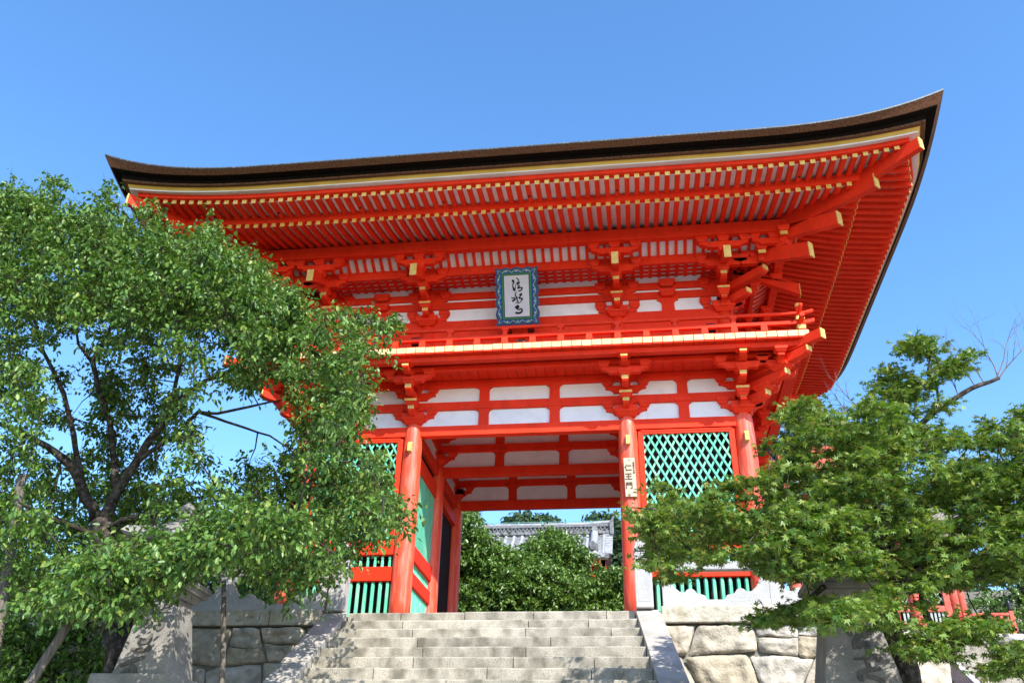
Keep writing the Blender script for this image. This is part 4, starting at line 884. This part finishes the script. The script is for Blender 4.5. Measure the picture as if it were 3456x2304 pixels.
def scatter(poly, holes, y0, y1, n, zone=None):
    xs = [p[0] for p in poly]; ys_ = [p[1] for p in poly]; out = []; tries = 0
    while len(out) < n and tries < n*60:
        tries += 1; x, y = rng.uniform(min(xs), max(xs)), rng.uniform(min(ys_), max(ys_))
        if not inpoly(x, y, poly): continue
        if any(rng.random() > k and inpoly(x, y, h) for h, k in holes): continue
        out.append(at(x, y, rng.uniform(zone[1] if zone and inpoly(x, y, zone[0]) else y0, y1)))
    return np.array(out)
def tree(name, label, base, skel, C, crad, nshoot, nleaf, lsize, lmat, style, flat=.8, droop=.5, group=None, cat='tree', tmat=None, twig=.012, slen=.3, spread=.09, nvar=.45):
    t = thing(name, base, label, cat, group); m = MB(); nodes = []
    for br in skel:
        P = [Vector(p) for p, r in br]; R = [r for p, r in br]; PP, RR = [], []
        for i in range(len(P)-1):
            k = max(2, int((P[i+1]-P[i]).length/.18))
            for j in range(k):
                s = j/k; q = P[i].lerp(P[i+1], s); r = R[i]+(R[i+1]-R[i])*s; j_ = min(.5*r, .05)
                q = q+Vector((noise.noise(q*2.1), noise.noise(q*2.1+Vector((9, 0, 0))), noise.noise(q*2.1+Vector((0, 9, 0)))))*j_*1.6; PP.append(q); RR.append(r*(1+.16*noise.noise(q*4)))
        PP.append(P[-1]); RR.append(R[-1]); m.tube(PP, RR, 10 if RR[0] > .05 else 6); nodes += [np.array(p) for p in PP]
    N = np.array(nodes); dist = np.array([np.min(np.linalg.norm(N-c, axis=1)) for c in C]); order = np.argsort(dist); pool = list(N)
    for i in order:
        c = C[i]; A = np.array(pool[-4000:]); dd = np.linalg.norm(A-c, axis=1); k = int(np.argmin(dd)); p, q = Vector(A[k]), Vector(c)
        if dd[k] > .02:
            mid = p.lerp(q, .5)+Vector(rng.normal(0, .10*dd[k], 3))+Vector((0, 0, .06*dd[k])); r = min(.03, twig*(.7+.7*dd[k])); m.tube([p, mid, q], [r, r*.75, r*.4], 4); pool.append(np.array(mid))
        pool.append(c)
    # shoots and leaves
    K = len(C); d0 = rng.normal(0, 1, (K, nshoot, 3)); d0[..., 2] = d0[..., 2]*flat+.15; d0 = unit(d0); ln = rng.uniform(.5, 1.2, (K, nshoot, 1))*slen; st = C[:, None, :]+rng.normal(0, crad*.35, (K, nshoot, 3))*np.array([1, 1, flat])
    t_ = (np.arange(nleaf)+rng.uniform(0, 1, (K, nshoot, nleaf)))/nleaf; P = st[:, :, None, :]+d0[:, :, None, :]*ln[:, :, None, :]*t_[..., None]; P[..., 2] -= (t_**2)*ln*.35*droop
    P = P+rng.normal(0, spread*.35, P.shape); Dr = d0[:, :, None, :]*.5+rng.normal(0, .65, P.shape); Dr[..., 2] -= droop
    Nn = rng.normal(0, nvar, P.shape); Nn[..., 2] += 1.0
    keep = rng.random(P.shape[:3]) < .92; P, Dr, Nn = P[keep], Dr[keep], Nn[keep]; sz = lsize*rng.uniform(.6, 1.2, len(P))
    for k in range(0, K):
        for j in range(0, nshoot, 2): a = st[k, j]; b = a+d0[k, j]*ln[k, j]; m.tube([C[k], (C[k]+a)/2+d0[k, j]*.03, b], [.006, .005, .002], 3, cap=False)
    m.build('trunk', tmat or TRUNK, t, fix=False, smooth=True)
    V, F = leaf_mesh(P, Dr, Nn, sz, style); quad_obj('crown', V, F, lmat, t, base); return t
def sk(pts, dep):        # branch in picture directions with depth: (vx, vy, radius[, extra depth])
    return [(tuple(at(p[0], p[1], dep+(p[3] if len(p) > 3 else 0))), p[2]) for p in pts]
CH = leafmat('cherry_leaf', (.035, .10, .014), (.15, .265, .05), (.24, .30, .06), .24, .40, .42)
MA = leafmat('maple_leaf', (.055, .135, .018), (.23, .325, .065), (.30, .31, .07), .27, .48, .35)
BGL = leafmat('evergreen_leaf', (.05, .12, .018), (.18, .29, .06), None, .18, .35, .55)
BGB = leafmat('broad_leaf', (.05, .125, .022), (.14, .25, .05), None, .35, .5, .3)
# cherry on the left
dc = -5.0; tb = tuple(at(275, 1330, dc)); tb2 = tuple(at(318, 1500, dc)); tb2 = (tb2[0]+.2, tb2[1], -3.25)
S = [[(tb2, .30), (tb, .21)]+sk([(240, 1225, .19), (232, 1200, .18)], dc),
     sk([(232, 1200, .15), (258, 1140, .115), (300, 1075, .10), (345, 1015, .09), (385, 960, .075), (410, 915, .06), (470, 875, .05), (560, 840, .035), (660, 800, .02)], dc),
     sk([(385, 960, .06), (400, 900, .055, -.1), (415, 830, .05, -.2), (405, 760, .045, -.3), (420, 680, .03, -.4), (440, 600, .015, -.4)], dc),
     sk([(262, 1120, .08), (262, 1050, .075, .2), (250, 960, .07, .2), (222, 880, .065, .2), (214, 830, .055, .2), (250, 760, .04, .3), (280, 680, .03, .3), (300, 580, .014, .3)], dc),
     sk([(214, 835, .045, .2), (180, 790, .035, 0), (165, 720, .02, -.1), (130, 620, .012, -.2)], dc),
     sk([(215, 1190, .13), (190, 1110, .11, -.3), (165, 1070, .10, -.5), (130, 1040, .08, -.7), (60, 1000, .06, -.9), (-60, 950, .04, -1)], dc),
     sk([(190, 1110, .07, -.3), (170, 1000, .06, -.5), (145, 900, .05, -.6), (100, 810, .04, -.7), (80, 740, .03, -.7), (40, 620, .015, -.8)], dc),
     sk([(310, 1065, .06), (400, 1000, .05, -.2), (455, 945, .045, -.3), (500, 950, .035, -.4), (570, 935, .03, -.5), (640, 920, .02, -.5)], dc),
     sk([(455, 945, .035, -.3), (540, 975, .03, -.3), (620, 1000, .022, -.2), (690, 1050, .014, -.2)], dc),
     sk([(235, 1215, .07), (330, 1180, .06, -.5), (430, 1180, .05, -.9), (560, 1200, .035, -1.1), (700, 1210, .02, -1.2)], dc),
     sk([(225, 1230, .06), (120, 1190, .05, -.6), (40, 1150, .035, -1.0), (-60, 1100, .02, -1.2)], dc),
     sk([(560, 840, .03, 0), (680, 860, .022, -.2), (800, 860, .014, -.3)], dc)]
S = [S[0]]+[[(p, r*.78) for p, r in b] for b in S[1:]]
main = [(-220, 420), (0, 432), (40, 428), (75, 455), (105, 452), (130, 412), (150, 430), (160, 470), (215, 500), (238, 438), (262, 450), (272, 490), (310, 495), (345, 478), (372, 512), (440, 545), (482, 503), (497, 520), (498, 555), (540, 560), (600, 600), (650, 632), (690, 670), (690, 708), (740, 722), (800, 712), (842, 728), (900, 742), (880, 785), (862, 830), (880, 860), (845, 915), (842, 950), (810, 990), (820, 1040), (862, 1080), (890, 1130), (932, 1195), (880, 1215), (842, 1255), (800, 1290), (740, 1340), (650, 1370), (600, 1330), (560, 1290), (470, 1300), (420, 1310), (330, 1330), (300, 1370), (140, 1400), (40, 1395), (0, 1300), (-220, 1300)]
holes = [([(640, 960), (800, 960), (850, 1100), (850, 1250), (760, 1330), (640, 1380)], .5), ([(90, 780), (210, 770), (235, 860), (200, 930), (120, 940), (95, 880)], .18), ([(430, 880), (640, 880), (690, 960), (640, 1060), (500, 1050), (440, 980)], .12), ([(300, 880), (390, 870), (370, 960), (300, 1040), (270, 1000)], .35), ([(520, 1050), (650, 1060), (660, 1210), (560, 1200)], .35), ([(100, 1280), (330, 1260), (320, 1330), (100, 1340)], .8), ([(60, 940), (250, 940), (250, 1250), (60, 1250)], .5), ([(310, 1060), (520, 1000), (560, 1200), (330, 1250)], .65), ([(430, 1225), (740, 1240), (740, 1400), (430, 1400)], .7)]
C1 = scatter(main, holes, -7.9, -2.7, 800, zone=([(120, 860), (230, 800), (400, 900), (390, 1040), (290, 1260), (130, 1200)], -5.0))
top = [(-100, 440), (40, 435), (160, 480), (300, 505), (440, 550), (600, 610), (690, 690), (690, 780), (500, 760), (300, 740), (60, 720), (-100, 700)]
C2 = scatter(top, [], -7.6, -3.2, 430)
low = [(100, 1330), (260, 1290), (420, 1225), (560, 1180), (700, 1190), (660, 1240), (480, 1270), (420, 1290), (300, 1380), (110, 1400)]
low2 = [(440, 1240), (740, 1230), (770, 1320), (690, 1365), (600, 1325), (480, 1330)]
C3 = np.vstack([scatter(low2, [], -6.5, -3.5, 32), scatter(low, [], -9.0, -7.4, 130)])
shade = []
def to_v(q):
    d = np.array(q)-CP['c']; z = d@CF; return (1728+CP['f']*(d@CR)/z)/1.469388, (1152-CP['f']*(d@CU)/z)/1.469388
while len(shade) < 150:      # the crown reaches back over the wall on its gate side
    t = rng.uniform(1.2, 4.2); q = np.array([rng.uniform(-6.6, -3.3)+.7*t, -1.4-t, rng.uniform(-1.7, .7)+1.04*t]); v = to_v(q)
    if inpoly(v[0], v[1], main) and not any(inpoly(v[0], v[1], h) and k < .3 for h, k in holes): shade.append(q)
C1 = np.vstack([C1, shade])
spr = np.array([at(x, y, d+2.2) for x, y, d in [(132, 418, -7.2), (140, 440, -7.2), (128, 455, -7.1), (248, 440, -7.4), (256, 470, -7.4), (244, 490, -7.4), (36, 436, -7.3), (70, 452, -7.2), (490, 508, -6.9), (492, 530, -6.9), (345, 485, -7.3), (895, 745, -6.6), (905, 735, -6.6), (880, 760, -6.6), (925, 1190, -6.8), (900, 1180, -6.8), (870, 1060, -6.7)]])
tree('cherry_tree', 'large leafy cherry tree with dark forked branches left of the steps', tb2, S, np.vstack([C1, C2, C3, spr]), .23, 13, 8, .100, CH, 'oval', .8, .7, slen=.34)
# maple on the right
dm = -6.6; mb_ = tuple(at(2062, 1540, dm)); mb2 = (mb_[0], mb_[1], -3.25)
S = [[(mb2, .36), (mb_, .27)]+sk([(2040, 1480, .24), (2022, 1420, .21), (2008, 1370, .19), (2000, 1330, .16), (2010, 1290, .13), (2030, 1230, .11), (2010, 1180, .09), (2015, 1130, .075), (2050, 1080, .06), (2090, 1010, .05), (2115, 975, .045)], dm),
     sk([(2115, 975, .045), (2160, 930, .042, .1), (2210, 905, .038, .1), (2250, 885, .034, .1), (2295, 868, .028, .1)], dm),
     sk([(2155, 930, .022, .1), (2150, 885, .018, .1), (2130, 850, .014, .1), (2140, 800, .009, .1)], dm),
     sk([(2090, 1010, .03), (2068, 960, .022, .2), (2040, 915, .015, .2), (2010, 880, .008, .2)], dm),
     sk([(2000, 1340, .12), (1940, 1300, .07, -.3), (1860, 1260, .055, -.6), (1760, 1230, .04, -.9), (1640, 1200, .028, -1.2), (1520, 1170, .016, -1.4), (1450, 1165, .007, -1.4)], dm),
     sk([(2030, 1230, .08), (1960, 1170, .06, .2), (1880, 1120, .045, .3), (1800, 1070, .03, .3), (1760, 1030, .015, .3)], dm),
     sk([(2020, 1360, .13), (2120, 1320, .11, -.2), (2200, 1305, .10, -.4), (2290, 1310, .095, -.5), (2400, 1285, .08, -.6), (2500, 1250, .05, -.6)], dm),
     sk([(2200, 1300, .07, -.4), (2215, 1220, .05, -.2), (2230, 1170, .04, 0), (2270, 1120, .03, .1), (2350, 1070, .02, .2)], dm),
     sk([(2120, 1320, .06, -.2), (2120, 1400, .04, -1.0), (2150, 1460, .03, -1.4), (2160, 1500, .015, -1.5)], dm),
     sk([(1940, 1300, .05, -.3), (1880, 1360, .035, -.9), (1800, 1420, .02, -1.3), (1760, 1440, .01, -1.4)], dm),
     sk([(2015, 1130, .05), (1950, 1050, .03, .4), (1900, 990, .02, .5), (1840, 950, .01, .5)], dm)]
mp = [(1425, 1168), (1470, 1150), (1500, 1118), (1560, 1125), (1620, 1108), (1690, 1112), (1745, 1085), (1745, 1035), (1800, 1010), (1830, 975), (1815, 940), (1860, 925), (1885, 955), (1960, 985), (1955, 940), (2010, 910), (2055, 940), (2090, 985), (2130, 975), (2180, 1000), (2245, 1005), (2250, 970), (2290, 958), (2320, 975), (2350, 935), (2420, 940), (2560, 1000), (2560, 1420), (2352, 1330), (2240, 1330), (2150, 1370), (2080, 1350), (2000, 1310), (1930, 1290), (1840, 1330), (1790, 1345), (1740, 1300), (1640, 1270), (1600, 1315), (1540, 1338), (1500, 1290), (1490, 1260), (1460, 1190)]
mh = [([(1990, 1130), (2030, 1120), (2030, 1170), (1990, 1180)], .2), ([(2150, 1180), (2290, 1160), (2290, 1260), (2180, 1280)], .5), ([(1830, 1180), (1980, 1150), (1980, 1240), (1840, 1260)], .6)]
D1 = scatter(mp, mh, -8.6, -5.4, 740)
lowm = [([(1745, 1425), (1790, 1385), (1850, 1370), (1890, 1385), (1870, 1415), (1790, 1435)], 13, -8.2), ([(1880, 1395), (1985, 1370), (2020, 1390), (1980, 1415), (1905, 1440), (1880, 1420)], 11, -9.2), ([(2000, 1360), (2120, 1340), (2140, 1390), (2060, 1420), (2010, 1400)], 9, -8.6), ([(2020, 1480), (2080, 1455), (2200, 1425), (2290, 1430), (2260, 1465), (2200, 1490), (2170, 1515), (2080, 1500)], 25, -8.4), ([(2270, 1520), (2352, 1470), (2420, 1500), (2420, 1600), (2310, 1568)], 16, -8.4), ([(2010, 1440), (2130, 1420), (2150, 1470), (2030, 1500)], 3, -8.5), ([(1780, 1160), (1990, 1170), (1990, 1340), (1800, 1330)], 45, -8.7)]
D2 = [scatter(p, [], y-.4, y+.5, int(n*1.1)) for p, n, y in lowm]
top = [([(2000, 850), (2060, 830), (2100, 860), (2090, 920), (2040, 925)], 12, -6.3), ([(2085, 785), (2160, 775), (2165, 815), (2120, 850)], 9, -6.5), ([(2150, 830), (2225, 810), (2210, 850), (2160, 860)], 8, -6.5), ([(2030, 880), (2150, 870), (2180, 930), (2110, 960), (2040, 960)], 13, -6.5), ([(1800, 935), (1870, 925), (1900, 960), (1830, 970)], 12, -6.0)]
D3 = [scatter(p, [], y-.35, y+.35, int(n*1.0)) for p, n, y in top]
tree('maple_tree', 'spreading green maple with fine star-shaped leaves at the right in front of the gate', mb2, S, np.vstack([D1]+D2+D3), .22, 11, 9, .074, MA, 'maple', .13, .30, slen=.27, twig=.010, spread=.05, nvar=.32)
# bare dead twigs at the tip of the upper maple limb
mt = [o for o in bpy.data.objects if o.name == 'maple_tree'][0]
DTW = mat('dead_twig_bark', (.12, .09, .085), (.24, .19, .18), 8, .9)
def twigs(dt, p, d, L, r, n):
    q = p; pts = [p]; rs = [r]
    for i in range(6): d = unit(d+rng.normal(0, .12, 3)+np.array([0, 0, .05])); q = q+d*L/6; pts.append(q); rs.append(r*(1-.13*(i+1)))
    dt.tube(pts, rs, 4, cap=False)
    if n:
        for i in (1, 2, 3, 4, 5, 6):
            if rng.random() < .9: twigs(dt, pts[i], unit(d+rng.normal(0, .5, 3)), L*rng.uniform(.3, .6), rs[i]*.65, n-1)
for px, py, ex, ez, L in ((2288, 868, .45, 1, 1.0), (2292, 866, .05, 1, 1.1), (2240, 888, -.25, 1, .85), (2262, 882, .0, 1, .9), (2296, 866, .85, .7, 1.0), (1980, 940, -.45, 1, .75), (1945, 950, -.5, 1, .45), (2200, 905, -.3, 1, .5)):
    dt = MB(); twigs(dt, at(px, py, -6.5), unit(np.array([ex, rng.uniform(-.3, .3), ez])), L, .010, 2); dt.build('dead_twig', DTW, mt, fix=False)
# trees and shrubs beyond the passage
def crownlet(poly, y0, y1, n, label, name, lm, ls, style, ns=6, nl=9, cr=.42, slen=.5, zb=None, group=None, holes=[], mul=2):
    C = scatter(poly, holes, y0, y1, int(n*mul)); c = C.mean(0); b = (float(c[0]), float(c[1]), gz(c[0], c[1])-.2); lo = C[:, 2].min(); S = [[(b, .22), ((b[0]+.1, b[1], lo-.2), .17), ((b[0], b[1]+.1, float(c[2])), .10), ((b[0]+.1, b[1], float(C[:, 2].max())-.4), .04)]]
    for k in range(6):
        q = C[rng.integers(len(C))]; S.append([((b[0]+.05, b[1], float(lo+(c[2]-lo)*.5)), .09), (tuple((c+q)/2), .06), (tuple(q), .03)])
    return tree(name, label, b, S, C, cr, ns, nl, ls, lm, style, .5, .45, group=group, slen=slen, twig=.02, spread=.14)
G = 'trees seen through the gate passage'
crownlet([(1040, 1170), (1088, 1172), (1098, 1228), (1160, 1246), (1205, 1278), (1190, 1330), (1120, 1380), (1000, 1400), (1000, 1200)], 15.8, 18, 95, 'tallest of the trees beyond the passage, rising at its left column', 'evergreen_tree', BGL, .19, 'oval', group=G, mul=3.4)
crownlet([(1212, 1250), (1262, 1222), (1312, 1234), (1345, 1276), (1350, 1300), (1290, 1330), (1200, 1310)], 18, 20.5, 62, 'rounded tree beyond the passage standing against the middle of the tiled hall roof', 'evergreen_tree', BGL, .19, 'oval', group=G, mul=3.4)
crownlet([(1320, 1332), (1380, 1308), (1450, 1316), (1480, 1340), (1480, 1440), (1290, 1440)], 16, 18, 75, 'low dense tree beyond the passage next to its right column', 'evergreen_tree', BGL, .19, 'oval', group=G, mul=3.4)
crownlet([(1150, 1310), (1200, 1292), (1290, 1310), (1330, 1360), (1330, 1440), (1020, 1440), (1060, 1360)], 15.2, 17, 110, 'broad low tree filling the bottom of the passage view', 'evergreen_tree', BGL, .19, 'oval', group=G, mul=3.4)
crownlet([(1170, 1278), (1220, 1268), (1260, 1296), (1250, 1340), (1160, 1340), (1130, 1290)], 17, 18.5, 40, 'small tree beyond the passage just left of the rounded one', 'evergreen_tree', BGB, .17, 'oval', group=G, mul=3)
# trees behind the cherry on the left
G = 'trees behind the cherry'
crownlet([(-150, 1130), (60, 1130), (170, 1060), (300, 1150), (330, 1280), (250, 1420), (120, 1480), (-150, 1500)], 1, 5, 120, 'bright green tree behind the cherry trunk at the far left', 'broadleaf_tree', BGB, .15, 'oval', group=G)
crownlet([(-150, 1400), (100, 1420), (250, 1400), (330, 1480), (300, 1600), (-150, 1620)], -3.5, -2, 90, 'low bushy tree at the bottom left corner behind the slanting pole', 'broadleaf_tree', BGB, .11, 'oval', cr=.3, slen=.35, group=G)
crownlet([(300, 1130), (360, 1110), (450, 1130), (520, 1200), (600, 1250), (640, 1330), (600, 1400), (400, 1400), (330, 1330)], 7, 11, 80, 'dark tree behind the left stone lantern beyond the balustrade', 'broadleaf_tree', BGB, .16, 'oval', group=G)
crownlet([(2260, 1280), (2330, 1240), (2420, 1260), (2450, 1420), (2330, 1440), (2280, 1400), (2240, 1390), (2250, 1330)], 26, 30, 70, 'thin-leaved tree behind the west gate porch at the right edge', 'broadleaf_tree', BGL, .22, 'oval', cr=.6, slen=.7, holes=[([(2250, 1300), (2350, 1300), (2350, 1370), (2250, 1370)], .35)])
# the wooded hills far behind: one mass
Cs = []; 
def ridge(poly, y0, y1, n):
    global Cs; Cs.append(scatter(poly, [], y0, y1, n))
ridge([(1020, 1215), (1140, 1208), (1150, 1197), (1180, 1200), (1200, 1206), (1215, 1195), (1250, 1192), (1280, 1204), (1310, 1198), (1385, 1194), (1440, 1206), (1520, 1215), (1520, 1420), (1020, 1420)], 95, 110, 330)
ridge([(520, 1225), (560, 1215), (610, 1250), (700, 1290), (700, 1400), (520, 1400)], 95, 110, 70)
ridge([(2060, 1330), (2180, 1350), (2260, 1372), (2330, 1385), (2420, 1360), (2420, 1480), (2060, 1480)], 75, 85, 120)
Cs = np.vstack(Cs); per = 130
P = np.repeat(Cs, per, 0); dv = unit(rng.normal(0, 1, P.shape)); P = P+dv*np.array([2.0, 2.0, 1.5])*rng.uniform(.75, 1.05, (len(P), 1)); Nn = dv+rng.normal(0, .3, P.shape); Dr = np.cross(Nn, rng.normal(0, 1, P.shape)); Dr[:, 2] -= .3
V, F = leaf_mesh(P, Dr, Nn, rng.uniform(.6, 1.0, len(P)), 'oval')
tag(quad_obj('forest', V, F, leafmat('distant_foliage', (.022, .050, .020), (.045, .085, .030), None, .2, .6, .2), None, (0, 0, 0)), kind='stuff')
# mountainsides under the forest
m = MB(); X = np.linspace(-150, 120, 46); Y = [60, 75, 90, 105, 125, 160]
def hz_(x, y): 
    r = (33.5 if x < 8 else 33.5-(x-8)*.34); r = max(r, 16)
    return -2+(r-1.5)*ss(45, 104, y)
vs = [(x, y, hz_(x, y)-1.5) for y in Y for x in X]; n = len(X); m.add(vs, [(j*n+i, j*n+i+1, (j+1)*n+i+1, (j+1)*n+i) for j in range(len(Y)-1) for i in range(n-1)])
tag(m.build('hills', mat('hill_undergrowth', (.02, .035, .015), (.04, .06, .025), .3, .95), fix=False, smooth=True), kind='structure')
